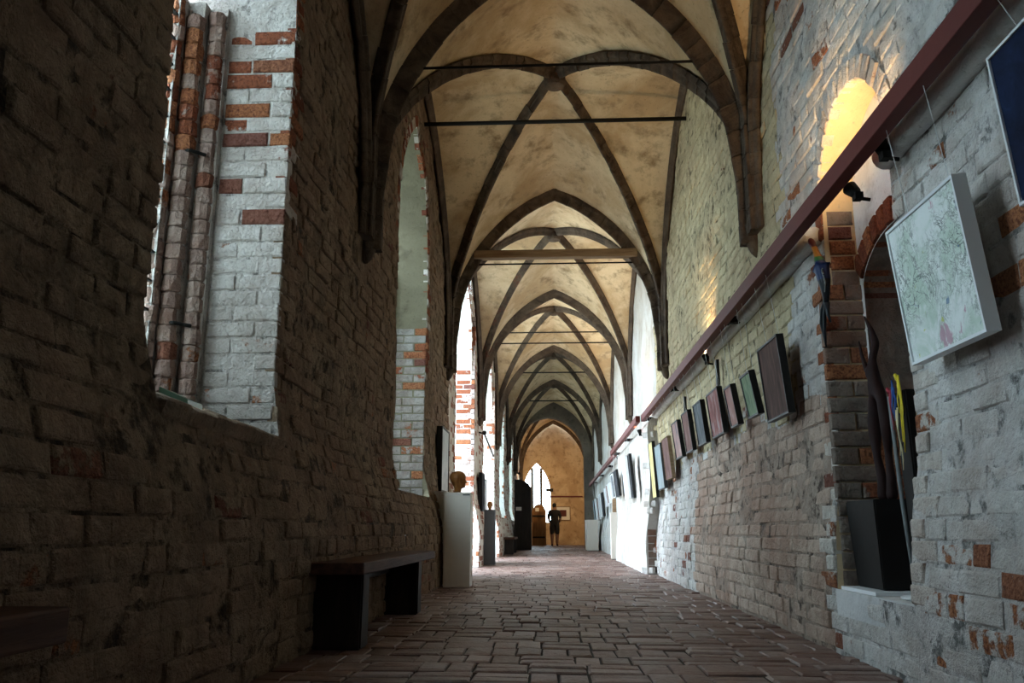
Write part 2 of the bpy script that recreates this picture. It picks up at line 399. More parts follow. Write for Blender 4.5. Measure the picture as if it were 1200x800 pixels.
def place_bricks(items, parent, mat, name='brick', limit=300, stuff_name='small_bricks', one=False):
    """items: (centre of the front face, along, up, outward, length, height, depth, variant[, mat])"""
    sized = []
    for it in items:
        c, t, u, n, L, Hh, D, v = it[:8]
        a = area([c - t * L / 2 - u * Hh / 2, c + t * L / 2 - u * Hh / 2, c + t * L / 2 + u * Hh / 2, c - t * L / 2 + u * Hh / 2])
        sized.append((a, it))
    order = sorted(range(len(sized)), key=lambda i: -sized[i][0])
    own = set(order[:limit])
    own = {i for i in own if sized[i][0] > 0}
    vs, fs, mi = [], [], []
    mats = [mat]
    inv = parent.matrix_basis.inverted() if parent else None
    for i, (a, it) in enumerate(sized):
        c, t, u, n, L, Hh, D, v = it[:8]
        mm = it[8] if len(it) > 8 else mat
        if i in own:
            o = bpy.data.objects.new(name, brick_mesh(v, mm)); COL.objects.link(o)
            o.matrix_basis = Matrix(((t.x * L, u.x * Hh, n.x * D, c.x), (t.y * L, u.y * Hh, n.y * D, c.y), (t.z * L, u.z * Hh, n.z * D, c.z), (0, 0, 0, 1)))
            if parent: o.parent = parent; o.matrix_parent_inverse = inv
        else:
            if mm not in mats: mats.append(mm)
            k = len(vs); q = mats.index(mm)
            for x, y, z in BV[v]: vs.append(c + t * (x * L) + u * (y * Hh) + n * (z * D))
            for f in BF: fs.append(tuple(k + w_ for w_ in f)); mi.append(q)
    if vs:
        me = bpy.data.meshes.new(stuff_name); me.from_pydata([tuple(x) for x in vs], [], fs); me.update()
        for q in mats: me.materials.append(M[q])
        me.polygons.foreach_set('material_index', mi)
        o = link(stuff_name, me, None, parent); o['kind'] = 'stuff'
VX, VY, VZ = Vector((1, 0, 0)), Vector((0, 1, 0)), Vector((0, 0, 1))

# ------------------------------------------------------------------ openings in the side walls
class Opening:
    def __init__(s, y0, y1, sill, spring, apex, round_=False):
        s.y0, s.y1, s.sill, s.spring, s.apex, s.round = y0, y1, sill, spring, apex, round_
    def top(s, y, mg=0.0):
        c = (s.y0 + s.y1) / 2; a = (s.y1 - s.y0) / 2 + mg; r_ = s.apex - s.spring + mg; x = abs(y - c)
        if x >= a: return s.spring
        if s.round: return s.spring + r_ * math.sqrt(max(0, 1 - (x / a) ** 2))
        R = (a * a + r_ * r_) / (2 * a)
        return s.spring + math.sqrt(max(0, R * R - (x + R - a) ** 2))
    def inside(s, y, z, mg=0.0, mb=0.0):
        return s.y0 - mg < y < s.y1 + mg and s.sill - mb < z < s.top(y, mg)
    def outline(s, n=14):           # from the far foot, over the top, to the near foot
        pts = [(s.y1, s.sill)]
        k = max(3, int((s.spring - s.sill) / 0.3))
        pts += [(s.y1, s.sill + (s.spring - s.sill) * i / k) for i in range(1, k)]
        for i in range(2 * n + 1):
            a = math.cos(PI * i / (2 * n)); y = (s.y0 + s.y1) / 2 + (s.y1 - s.y0) / 2 * a
            pts.append((y, s.top(y)))
        pts += [(s.y0, s.sill + (s.spring - s.sill) * i / k) for i in range(k - 1, -1, -1)]
        return pts
WIN = [Opening(-2.5, -1.0, 1.1, 3.3, 4.9), Opening(2.95, 4.42, 1.12, 3.4, 4.9), Opening(7.85, 9.8, 1.02, 3.6, 5.2),
       Opening(13.0, 15.6, 0.0, 3.5, 5.25), Opening(18.3, 21.1, 0.0, 3.5, 5.25), Opening(24.0, 26.3, 1.0, 3.5, 5.2), Opening(29.4, 31.7, 1.0, 3.5, 5.2)]
RECESS = Opening(3.84, 4.87, 0.33, 2.55, 3.05, True)
YA, YB, ZTOP = -4.5, 39.0, 6.3

def zone_right(y, z):               # 0 limewash, 1 far plaster, 2 worn brick, 3 yellowed upper wall
    if y > 13.04: return 1
    e = 0.25 * fbm(4.4, y, z, 1.6)
    if y > 4.95 and z < 1.50 + e and y < 9.6 + 2 * e: return 2
    if (y > 6.2 + e and z > 2.45) or (y > 5.6 + e and z > 1.55 + e): return 3
    return 0
def wall_grid(name, S, openings, mats, side, ysplit, zone=None, cover=0.0):
    ys = set()
    y = YA
    while y < YB:
        ys.add(round(y, 4)); y += 0.07 if y < 12 else 0.25
    ys.add(YB)
    for o in openings:
        ys |= {o.y0, o.y1, round(o.y0 + 1e-3, 4), round(o.y1 - 1e-3, 4)}
        for i in range(1, 18): ys.add(round(o.y0 + (o.y1 - o.y0) * i / 18, 4))
    if side > 0: ys |= {13.05, 13.051, 19.4, 19.401}
    ys = sorted(ys)
    mb = MB()
    def strip(ya, yb, zl, zh):      # zl, zh: (z at ya, z at yb)
        n = max(1, int(max(zh[0] - zl[0], zh[1] - zl[1]) / 0.08))
        for i in range(n):
            q = []
            for (yy, k, e) in ((ya, 0, i), (yb, 1, i), (yb, 1, i + 1), (ya, 0, i + 1)):
                zz = zl[k] + (zh[k] - zl[k]) * e / n
                q.append((S(yy, zz) + side * (0.004 - cover * max(0.0, fbm(6.6, yy, zz, 1.5, 3))), yy, zz))
            if side > 0: q = q[::-1]
            mb.quad(*q, mi=zone((ya + yb) / 2, q[0][2]) if zone else 0 if (ya + yb) / 2 < ysplit else 1)
    for ya, yb in zip(ys, ys[1:]):
        m_ = (ya + yb) / 2
        op = next((o for o in openings if o.y0 < m_ < o.y1), None)
        if op is None: strip(ya, yb, (-.05, -.05), (ZTOP, ZTOP))
        else:
            if op.sill > 0: strip(ya, yb, (-.05, -.05), (op.sill, op.sill))
            strip(ya, yb, (op.top(ya), op.top(yb)), (ZTOP, ZTOP))
    o = mb.build(name, mats)
    bm = bmesh.new(); bm.from_mesh(o.data); bmesh.ops.remove_doubles(bm, verts=bm.verts, dist=5e-4); bm.to_mesh(o.data); bm.free()
    return struct(o)
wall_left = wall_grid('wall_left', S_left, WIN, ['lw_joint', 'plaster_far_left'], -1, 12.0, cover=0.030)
wall_right = wall_grid('wall_right', S_right, [RECESS], ['rw_joint', 'plaster_far_right', 'rw_worn_joint', 'rw_upper_joint'], 1, 13.04, zone_right, cover=0.022)

of = wall_grid('outer_face', lambda y, z: -2.25, WIN, ['lw_joint', 'lw_joint'], -1, 99); of.parent = wall_left; del of['kind']
mb = MB(); mb.quad((2.35, YA, -.2), (2.35, YB, -.2), (2.35, YB, ZTOP), (2.35, YA, ZTOP)); mb.build('outer_face', 'lw_joint', wall_right)
def wall_bricks(S, openings, side, y0, y1, parent, mat, ring=0.13, amp=0.010, hmul=1.0, seed=3, pick=None):
    rs = random.Random(seed); items = []
    z = 0.02; n = -side
    while z < 5.9:
        ch = rs.uniform(0.080, 0.094) * hmul
        y = y0 - rs.uniform(0, 0.25)
        while y < y1:
            L = rs.choice((0.27, 0.28, 0.26, 0.13, 0.26)) * rs.uniform(0.92, 1.05)
            ya, yb = y, y + L; y = yb + 0.012
            zz = z + ch / 2; skip = False
            for o in openings:
                ins = [o.inside(q, zz + dz, ring, 0.0) for q in (ya, (ya + yb) / 2, yb) for dz in (-ch / 2, ch / 2)]
                if all(ins): skip = True
                elif any(ins):
                    ia, ib = any(ins[0:2]), any(ins[4:6])
                    if ia and ib: skip = True
                    elif ia:
                        while ya < yb and (o.inside(ya, zz - ch / 2, ring) or o.inside(ya, zz + ch / 2, ring)): ya += 0.01
                    elif ib:
                        while yb > ya and (o.inside(yb, zz - ch / 2, ring) or o.inside(yb, zz + ch / 2, ring)): yb -= 0.01
                    else: skip = True
            if skip or yb - ya < 0.05: continue
            if rs.random() < 0.015: continue       # a brick fallen out
            # above the vault nothing is seen
            k = int((zz and (ya - Y0)) // BAY); v = (((ya + yb) / 2 - (Y0 + BAY * k + BAY / 2)) / (BAY / 2))
            if zz > web_z(1.0, v) + 0.15: continue
            ym = (ya + yb) / 2
            pr = rs.uniform(-0.35, 1.0) * amp
            c = Vector((S(ym, zz) - side * pr, ym, zz + rs.uniform(-.003, .003)))
            up = Vector((S(ym, zz + .06) - S(ym, zz - .06), 0, .12)).normalized()
            al = Vector((S(ym + .1, zz) - S(ym - .1, zz), .2, rs.uniform(-.006, .006))).normalized()
            nn = al.cross(up)
            if nn.x * n < 0: al = -al; nn = al.cross(up)
            items.append((c, al, up, nn, yb - ya, ch - 0.002, 0.05, rs.randrange(7)) + ((pick(ym, zz),) if pick else ()))
        z += ch + 0.010
    place_bricks(items, parent, mat)
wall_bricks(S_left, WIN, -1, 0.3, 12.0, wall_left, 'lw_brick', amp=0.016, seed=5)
wall_bricks(S_right, [RECESS], 1, 0.9, 13.0, wall_right, 'rw_brick', amp=0.008, seed=9, pick=lambda y, z: ('rw_brick', 'rw_brick', 'rw_worn', 'rw_upper')[zone_right(y, z)])

# quoin bricks round an opening, set in the wall face, teeth into the wall
def ring_bricks(op, S, side, parent, mat, depth=0.06, seed=1, near=None, band=None):
    rs = random.Random(seed); items = []; step = 0.092
    z = op.sill + 0.05; i = 0
    while z < op.spring:
        for far in (0, 1):
            L = 0.245 if i % 2 == 0 else 0.125
            y = op.y1 + L / 2 - 0.004 if far else op.y0 - L / 2 + 0.004
            al = VY if side < 0 else -VY
            items.append((Vector((S(y, z) - side * rs.uniform(.003, .012), y, z)), al, VZ, Vector((-side, 0, 0)), L - .01, step - .011, depth, rs.randrange(7), (near if near and z < 2.45 else mat) if far or near is None else near))
            if band and far and band[0] < z < band[1]: items[-1] = items[-1][:8] + (band[2],)
        z += step; i += 1
    # arch: bricks on end following the curve
    pts = []
    for k in range(201):
        a = math.cos(PI * k / 200); y = (op.y0 + op.y1) / 2 + (op.y1 - op.y0) / 2 * a; pts.append(Vector((0, y, op.top(y))))
    dist = 0; last = pts[0]; nxt = step / 2
    for a, b_ in zip(pts, pts[1:]):
        dist += (b_ - a).length
        if dist > nxt:
            t = (b_ - a).normalized(); rad = Vector((0, t.z, -t.y))
            if rad.z < 0 and abs(rad.z) > 0.05: rad = -rad
            if abs(rad.z) <= 0.05: rad = Vector((0, 1 if a.y > (op.y0 + op.y1) / 2 else -1, 0))
            c = b_ + rad * 0.062; c.x = S(c.y, c.z) - side * rs.uniform(.003, .012)
            n_ = Vector((-side, 0, 0)); al = rad; up = n_.cross(al)
            items.append((c, al, up, n_, 0.125, step - .011, depth, rs.randrange(7)))
            nxt += step
    place_bricks(items, parent, mat, limit=90)
for k, op in enumerate(WIN):
    if k >= 1: ring_bricks(op, S_left, -1, wall_left, 'red_brick', seed=20 + k, near='lw_brick' if k < 3 else None)
ring_bricks(RECESS, S_right, 1, wall_right, 'ring_wash', seed=40, band=(1.25, 2.5, 'red_brick'))

# ------------------------------------------------------------------ windows: reveal, sill, moulded frame, lights
GX = -2.14
def portal(cx, cy, cz, wy, hz, rot):
    l = bpy.data.lights.new('window_portal', 'AREA'); l.shape = 'RECTANGLE'; l.size = wy; l.size_y = hz
    l.cycles.is_portal = True
    o = bpy.data.objects.new('window_portal', l); COL.objects.link(o); o.location = (cx, cy, cz); o.rotation_euler = rot
def reveal_mesh(op, S, xb, side, flare=0.0):
    mb = MB(); pts = op.outline(); cy = (op.y0 + op.y1) / 2
    n = 4
    rings = []
    for i in range(n + 1):
        t = i / n
        rings.append([((S(y, z) + side * 0.004) * (1 - t) + xb * t, y, z) for (y, z) in pts])
    for i in range(n):
        for k in range(len(pts) - 1):
            mb.quad(rings[i][k], rings[i][k + 1], rings[i + 1][k + 1], rings[i + 1][k])
    return mb
for k, op in enumerate(WIN):
    win = empty('window_%d' % (k + 1), (GX, (op.y0 + op.y1) / 2, op.sill)); struct(win)
    rv = reveal_mesh(op, S_left, GX - 0.10, -1)
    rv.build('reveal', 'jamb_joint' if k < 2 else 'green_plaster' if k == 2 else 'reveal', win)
    # sill: slopes up to the glass
    if op.sill > 0.2:
        mb = MB(); xs = [-1.505, GX - 0.1]
        mb.quad((xs[0], op.y0, op.sill), (xs[0], op.y1, op.sill), (xs[1], op.y1, op.sill + 0.22), (xs[1], op.y0, op.sill + 0.22))
        mb.build('sill_bed', 'lw_joint', win)
    # glazing
    if k not in (3, 4):
        cols = 3
        wy = (op.y1 - op.y0) / cols
        sz = op.sill + 0.2
        for c in range(cols):
            ya, yb = op.y0 + wy * c, op.y0 + wy * (c + 1)
            mbp = MB(); rows = 8
            for r_ in range(rows):
                pa = [(y, sz + (op.top(y) - sz) * r_ / rows) for y in (ya, yb)]
                pb = [(y, sz + (op.top(y) - sz) * (r_ + 1) / rows) for y in (ya, yb)]
                me = MB(); me.quad((GX, pa[0][0], pa[0][1]), (GX, pa[1][0], pa[1][1]), (GX, pb[1][0], pb[1][1]), (GX, pb[0][0], pb[0][1]))
                me.build('pane', 'glass', win)
        mb = MB()
        z = sz + 0.15
        while z < op.apex - 0.15:
            ya = op.y0; yb = op.y1
            while op.top(ya) < z: ya += 0.02
            while op.top(yb) < z: yb -= 0.02
            mb.box(GX - .012, GX + .012, ya - .02, yb + .02, z - .006, z + .006); z += 0.16
        mb.build('saddle_bars', 'lead', win)
        for c in range(1, cols):
            y = op.y0 + wy * c; mb = MB()
            mb.box(GX - .05, GX + .05, y - .035, y + .035, op.sill + .1, op.top(y)); mb.build('mullion', 'jamb_joint', win)
    cz = (op.sill + op.apex) / 2
    portal(GX - 0.16, (op.y0 + op.y1) / 2, cz, op.apex - op.sill + .1, op.y1 - op.y0 + .1, (0, -PI / 2, 0))

# the far jamb of the first two windows is laid brick, and a moulded brick frame runs up beside the glass
def jamb_bricks(op, x0, x1, z1, parent, mat, yface, ny, seed=2, limit=120, hmul=1.0):
    rs = random.Random(seed); items = []; z = op.sill + 0.02; row = 0
    lo, hi = min(x0, x1), max(x0, x1)
    while z < z1:
        ch = rs.uniform(.078, .090) * hmul
        x = lo - (0.13 if row % 2 else 0.0)
        while x < hi - .03:
            L = 0.265
            a, b_ = max(x, lo), min(x + L, hi); x += L + 0.012
            if b_ - a < 0.04: continue
            c = Vector(((a + b_) / 2, yface + ny * rs.uniform(0.002, 0.012), z + ch / 2))
            al = VX if ny < 0 else -VX
            items.append((c, al, VZ, Vector((0, ny, 0)), b_ - a, ch, 0.05, rs.randrange(7)))
        z += ch + 0.011; row += 1
    place_bricks(items, parent, mat, limit=limit)
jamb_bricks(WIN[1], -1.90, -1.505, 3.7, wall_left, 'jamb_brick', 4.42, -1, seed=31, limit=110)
jamb_bricks(WIN[2], -1.92, -1.51, 3.0, wall_left, 'jamb_dull', 9.8, -1, seed=33, limit=60)
jamb_bricks(WIN[3], -2.22, -1.45, 4.6, wall_left, 'jamb_red', 15.6, -1, seed=35, limit=60)
jamb_bricks(WIN[4], -2.22, -1.45, 4.6, wall_left, 'ring_wash', 21.1, -1, seed=36, limit=30)

def roll_bricks(op, far, xs, win, zmax, mat):
    rs = random.Random(5); n = 0
    for (x, y, r_) in xs:
        z = op.sill + 0.05
        while z < zmax:
            hh = rs.uniform(.085, .1)
            mb = MB(); mb.lathe((x + rs.uniform(-.004, .004), y + rs.uniform(-.004, .004), z), [(r_ * .90, 0.0), (r_, .010), (r_ * rs.uniform(.93, 1.03), hh - .014), (r_ * .9, hh - .004)], 9)
            for q_ in range(len(mb.v)): vx = mb.v[q_]; mb.v[q_] = (vx[0] + rs.uniform(-.006, .006), vx[1] + rs.uniform(-.006, .006), vx[2])
            mb.build('moulded_brick', mat, win, False); z += hh
for k in (1, 2):
    op = WIN[k]; wn = bpy.data.objects['window_%d' % (k + 1)]
    roll_bricks(op, True, [(-1.965, op.y1 - .05, .05), (-2.07, op.y1 - .115, .055), (-2.15, op.y1 - .19, .045)], wn, 3.6, 'roll_brick')
    mb = MB(); mb.box(-2.24, -2.02, op.y1 - .12, op.y1 + .02, op.sill, 3.7); mb.box(-2.02, -1.91, op.y1 - .05, op.y1 + .02, op.sill, 3.7); mb.box(-2.24, -2.12, op.y1 - .225, op.y1 - .10, op.sill, 3.7); mb.build('frame_bed', 'jamb_joint', wn)
    # iron casement stays standing out of the frame
    for z in (1.75, 2.75):
        mb = MB(); mb.tube([(-2.16, op.y1 - .1, z), (-2.02, op.y1 - .16, z - .015), (-1.95, op.y1 - .10, z - .02)], .010, 6); mb.build('iron_stay', 'black_iron', wn)
# brick course and broken pieces on the first sill
items = []; rs = random.Random(12)
op = WIN[1]
for row, (x, zo) in enumerate(((-1.47, 0.0), (-1.62, 0.05), (-1.77, 0.10), (-1.92, .15), (-2.06, .20))):
    y = op.y0 + .01
    while y < op.y1 - .05:
        L = rs.uniform(.10, .14) if row != 0 else rs.uniform(.22, .27)
        L = min(L, op.y1 - y)
        items.append((Vector((x, y + L / 2, op.sill + .02 + zo + rs.uniform(-.008, .012))), VY, Vector((-1, 0, .33)).normalized(), Vector((.31, 0, .95)).normalized(), L - .01, .14, .07, rs.randrange(7)))
        y += L
place_bricks(items, wall_left, 'lw_brick', limit=60)

M['bottle_glass'] = mat_plain('green_glass_shard', (.10, .20, .13), .15, bumpk=0)
mb = MB(); q = [(-1.60, 3.30, 1.20), (-1.53, 3.42, 1.165), (-1.55, 3.62, 1.172), (-1.64, 3.50, 1.215)]
mb.v = q + [(x, y, z + .022) for x, y, z in q]; mb.f = [(3, 2, 1, 0), (4, 5, 6, 7), (0, 1, 5, 4), (1, 2, 6, 5), (2, 3, 7, 6), (3, 0, 4, 7)]; mb.mi = [0] * 6
tag(mb.build('glass_shard', 'bottle_glass'), 'greenish piece of broken glass on the brick window sill', 'glass')
# ------------------------------------------------------------------ vault
mb = MB(); N = 44
for k in range(len(ARCHES) - 1):
    ya, yb = ARCHES[k], ARCHES[k + 1]; grid = []
    for i in range(N + 1):
        u = -1.02 + 2.04 * i / N; row = []
        for j in range(N + 1):
            v = -1 + 2 * j / N
            x = XC + u * HALF; y = (ya + yb) / 2 + v * (yb - ya) / 2
            row.append((x, y, web_z(u, v) + 0.02 * fbm(x, y, 2.0, 0.9) + 0.006 * fbm(x, y, 5.0, 5)))
        grid.append(row)
    for i in range(N):
        for j in range(N): mb.quad(grid[i][j], grid[i][j + 1], grid[i + 1][j + 1], grid[i + 1][j])
ceiling = mb.build('ceiling', 'vault', None, True)
bm = bmesh.new(); bm.from_mesh(ceiling.data); bmesh.ops.remove_doubles(bm, verts=bm.verts, dist=1e-3); bm.to_mesh(ceiling.data); bm.free()
struct(ceiling)

RIBP = [(-.10, .05), (-.10, -.025), (-.078, -.045), (-.055, -.055), (-.052, -.095), (-.030, -.140), (-.012, -.165), (.012, -.165), (.030, -.140), (.052, -.095), (.055, -.055), (.078, -.045), (.10, -.025), (.10, .05)]
def sweep(pts, side, sc_=1.0, inset=0.0, jit=0.0, cap=True):
    """profile swept along pts, side = horizontal vector across the rib"""
    mb = MB(); k = len(pts); m_ = len(RIBP)
    for i, p in enumerate(pts):
        t = (pts[min(i + 1, k - 1)] - pts[max(i - 1, 0)]).normalized()
        nrm = t.cross(side)
        if nrm.dot(Vector((XC, p.y, 3.0)) - p) > 0: nrm = -nrm      # nrm points out of the room
        for (a, d) in RIBP:
            q = p + side * (a * sc_ * (1 - inset)) + nrm * (d * sc_ * (1 - inset))
            mb.v.append(tuple(q))
    for i in range(k - 1):
        for j in range(m_ - 1):
            a = i * m_ + j; mb.f.append((a, a + 1, a + 1 + m_, a + m_)); mb.mi.append(0)
    if cap:
        mb.f.append(tuple(range(m_))); mb.mi.append(0); mb.f.append(tuple((k - 1) * m_ + j for j in range(m_))[::-1]); mb.mi.append(0)
    return mb
def rib(pts, side, sc_, pieces):
    if not pieces:
        return sweep(pts, side, sc_).build('rib', 'rib', ceiling, True)
    o = sweep(pts, side, sc_, inset=0.09).build('rib', 'rib_core', ceiling)
    # resample into moulded bricks
    cum = [0]
    for a, b_ in zip(pts, pts[1:]): cum.append(cum[-1] + (b_ - a).length)
    def at(s_):
        s_ = max(0, min(cum[-1], s_))
        for i in range(len(cum) - 1):
            if s_ <= cum[i + 1]: return pts[i].lerp(pts[i + 1], (s_ - cum[i]) / max(1e-9, cum[i + 1] - cum[i]))
        return pts[-1]
    s_ = 0.0; rs = random.Random(int(cum[-1] * 1e4))
    while s_ < cum[-1] - 0.05:
        L = rs.uniform(.17, .30); e = min(s_ + L, cum[-1])
        sub = [at(s_ + .004 + (e - s_ - .008) * i / 3) for i in range(4)]
        off = side * rs.uniform(-.004, .004) + Vector((0, 0, rs.uniform(-.004, .003)))
        sweep([q + off for q in sub], side, sc_ * rs.uniform(.97, 1.02)).build('voussoir', 'rib', o, True)
        s_ = e
    return o
def corbel(x, y, sd):
    mb = MB(); c = (x, y, 2.74)
    prof_ = [(.015, 0), (.05, .04), (.075, .10), (.085, .16), (.095, .22), (.10, .26)]
    mb.lathe(c, prof_, 14)
    mb.build('corbel', 'rib', ceiling, True)
n_seg = 22
for k, ya in enumerate(ARCHES):
    near = 1 <= k <= 3
    for s_ in (-1, 1):
        xw = XC + s_ * HALF
        pts = [Vector((xw, ya, 2.85))]
        for i in range(n_seg + 1):
            u = 1 - i / n_seg; pts.append(Vector((XC + s_ * u * HALF, ya, prof(u, 2.3) + 0.005)))
        rib(pts, VY, 0.86, k in (2, 3))
        corbel(xw + s_ * -.02, ya, s_)
    if k < len(ARCHES) - 1:
        ym = ya + BAY / 2
        for sx in (-1, 1):
            for sy in (-1, 1):
                pts = [Vector((XC + sx * HALF * .97, ym + sy * BAY / 2 * .955, 2.9))]
                for i in range(n_seg + 1):
                    t = (1 - i / n_seg); tt = t
                    fv = tt * (0.955 + .045 * (1 - tt)); fu = tt * (.97 + .03 * (1 - tt))
                    pts.append(Vector((XC + sx * fu * HALF, ym + sy * fv * BAY / 2, web_z(fu, fv) - .012)))
                side = Vector((-sy * BAY / 2, sx * HALF, 0)).normalized()
                rib(pts, side, 0.64, k in (1, 2))
            # wall rib on each side of the bay
            xw = XC + sx * (HALF - .035)
            for sy in (-1, 1):
                pts = [Vector((xw, ym + sy * BAY / 2 * .93, 2.9))]
                for i in range(n_seg + 1):
                    t = 1 - i / n_seg
                    pts.append(Vector((xw, ym + sy * t * BAY / 2 * .93, web_z(1.0, t))))
                rib(pts, VX, 0.55, k == 1 and sy > 0)
        # keystone
        mb = MB(); zc = web_z(0, 0)
        mb.lathe((XC, ym, zc - .21), [(.03, 0), (.11, .02), (.13, .06), (.13, .14), (.09, .24)], 16); mb.build('keystone', 'rib', ceiling)

# ------------------------------------------------------------------ floor
mb = MB(); mb.box(-1.7, 1.9, YA, YB, -.12, -.014); floor = mb.build('floor', 'floor_joint'); struct(floor)
items = []; rs = random.Random(77); y = 0.9; row = 0; CELL = 0.272
while y < YB - .05:
    x = -1.75 + rs.uniform(-.05, .05); i = 0
    d = CELL * rs.uniform(.96, 1.04)
    while x < 1.78:
        wc_ = CELL * rs.uniform(.95, 1.06); lay = (row + i) % 2 == 0
        if rs.random() < .22: lay = not lay
        nb = 2 if rs.random() > .1 else 1
        for q in range(nb):
            f0, f1 = (0, rs.uniform(.46, .54)) if q == 0 else (f1, 1.0)
            if nb == 1: f1 = 1.0
            if lay: cx, cy, lx, ly = x + wc_ * (f0 + f1) / 2, y + d / 2, wc_ * (f1 - f0), d
            else: cx, cy, lx, ly = x + wc_ / 2, y + d * (f0 + f1) / 2, wc_, d * (f1 - f0)
            cy += .02 * fbm(cx, cy, 3, .8) + rs.uniform(-.006, .006)
            tilt = Vector((rs.uniform(-.014, .014), rs.uniform(-.018, .018), 1)).normalized()
            al = Vector((1, rs.uniform(-.02, .02), 0)); al = (al - tilt * al.dot(tilt)).normalized(); up = tilt.cross(al)
            zz = rs.uniform(-.007, .002) + .005 * fbm(cx, cy, 1, .9)
            items.append((Vector((cx, cy, zz)), al, up, tilt, lx - rs.uniform(.006, .014), ly - rs.uniform(.007, .018), .05, rs.randrange(7)))
        x += wc_; i += 1
    y += d; row += 1
place_bricks(items, floor, 'floor_brick', limit=300)
# ------------------------------------------------------------------ end walls and the partition arch
def flat_wall(name, y, ops, mat, flip=False, x0=-2.3, x1=2.4, thick=0.0):
    xs = {x0, x1}
    for (a, b_, _f) in ops:
        for i in range(25): xs.add(a + (b_ - a) * i / 24)
    for i in range(13): xs.add(x0 + (x1 - x0) * i / 12)
    xs = sorted(xs); mb = MB()
    for a, b_ in zip(xs, xs[1:]):
        m_ = (a + b_) / 2; op = next((q for q in ops if q[0] < m_ < q[1]), None)
        rng = [(-.05, ZTOP, ZTOP)] if op is None else [(op[2](a)[1], ZTOP, None)]
        if op is None: mb.quad((a, y, -.05), (b_, y, -.05), (b_, y, ZTOP), (a, y, ZTOP))
        else:
            la, ta = op[2](a); lb, tb = op[2](b_)
            if la > 0: mb.quad((a, y, -.05), (b_, y, -.05), (b_, y, lb), (a, y, la))
            mb.quad((a, y, ta), (b_, y, tb), (b_, y, ZTOP), (a, y, ZTOP))
            if thick:
                mb.quad((a, y, ta), (b_, y, tb), (b_, y + thick, tb), (a, y + thick, ta))
                if la > 0: mb.quad((a, y, la), (b_, y, lb), (b_, y + thick, lb), (a, y + thick, la))
    if thick:
        for (a, b_, f_) in ops:
            for x in (a, b_):
                l, t = f_(x + (1e-4 if x == a else -1e-4)); mb.quad((x, y, max(l, -.05)), (x, y + thick, max(l, -.05)), (x, y + thick, t), (x, y, t))
    return struct(mb.build(name, mat))
def gothic(a, b_, sill, spring, apex):
    o = Opening(a, b_, sill, spring, apex)
    return lambda x: (sill, o.top(x))
flat_wall('wall_back', -4.47, [], 'lw_joint')
part_f = gothic(-1.56, 1.24, -.05, 3.5, 5.04)
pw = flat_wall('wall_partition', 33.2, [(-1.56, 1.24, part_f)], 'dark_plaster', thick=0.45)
flat_wall('wall_partition_rear', 33.65, [(-1.56, 1.24, part_f)], 'end_wall')
EW = 38.95
we = flat_wall('wall_end', EW, [(-1.36, -.10, gothic(-1.36, -.10, 1.0, 2.3, 3.68))], 'end_wall', thick=0.35)
wn = empty('window_8', (-.73, EW + .3, 1.0)); struct(wn)
eo = Opening(-1.36, -.10, 1.0, 2.3, 3.68)
for c in range(3):
    a, b_ = -1.36 + .42 * c, -1.36 + .42 * (c + 1)
    for r_ in range(5):
        q = lambda x, e: (x, EW + .3, 1.0 + (eo.top(x) - 1.0) * e / 5)
        me = MB(); me.quad(q(a, r_), q(b_, r_), q(b_, r_ + 1), q(a, r_ + 1)); me.build('pane', 'glass', wn)
for x in (-.94, -.52):
    mb = MB(); mb.box(x - .06, x + .06, EW + .20, EW + .36, 1.0, eo.top(x)); mb.build('mullion', 'dark_plaster', wn)
portal(-.73, EW + .4, 2.3, 1.3, 2.8, (PI / 2, 0, PI))
# courtyard outside
mb = MB(); mb.quad((-60, -40, -.25), (-2.3, -40, -.25), (-2.3, 80, -.25), (-60, 80, -.25))
o = struct(mb.build('ground', 'gravel'))

# ------------------------------------------------------------------ recess and niche in the right wall
rec = empty('wall_recess', (1.65, 4.35, .33)); struct(rec)
op = RECESS; XR1, XR2 = 1.84, 2.10
NI = Opening(3.86, 4.84, 0.33, 1.98, 2.26, True)
mb = reveal_mesh(op, S_right, XR1, 1)
mb.build('reveal', 'ochre', rec)
mb = MB()                         # back of the upper recess, cut by the niche arch
ys = [op.y0 + (op.y1 - op.y0) * i / 40 for i in range(41)]
for a, b_ in zip(ys, ys[1:]):
    lo = lambda y: NI.top(y) if NI.y0 <= y <= NI.y1 else .33
    mb.quad((XR1, a, lo(a)), (XR1, b_, lo(b_)), (XR1, b_, op.top(b_)), (XR1, a, op.top(a)))
mb.build('recess_back', 'white_plaster', rec)
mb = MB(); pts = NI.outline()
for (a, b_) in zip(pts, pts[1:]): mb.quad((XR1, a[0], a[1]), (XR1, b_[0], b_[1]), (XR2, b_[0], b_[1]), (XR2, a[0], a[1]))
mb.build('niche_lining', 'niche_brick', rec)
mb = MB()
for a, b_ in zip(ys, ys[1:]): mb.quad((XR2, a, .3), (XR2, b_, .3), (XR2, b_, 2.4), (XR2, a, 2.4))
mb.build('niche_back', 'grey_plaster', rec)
mb = MB(); mb.box(1.552, 2.12, 3.84, 4.87, .20, .335); mb.build('niche_sill', 'rw_plaster', rec)
jamb_bricks(NI, 1.60, 2.09, 2.02, rec, 'niche_brick', 4.862, -1, seed=51, limit=90)
jamb_bricks(Opening(3.84, 4.87, 2.05, 2.5, 3.0), 1.68, 1.83, 2.5, rec, 'niche_brick', 4.868, -1, seed=53, limit=30)
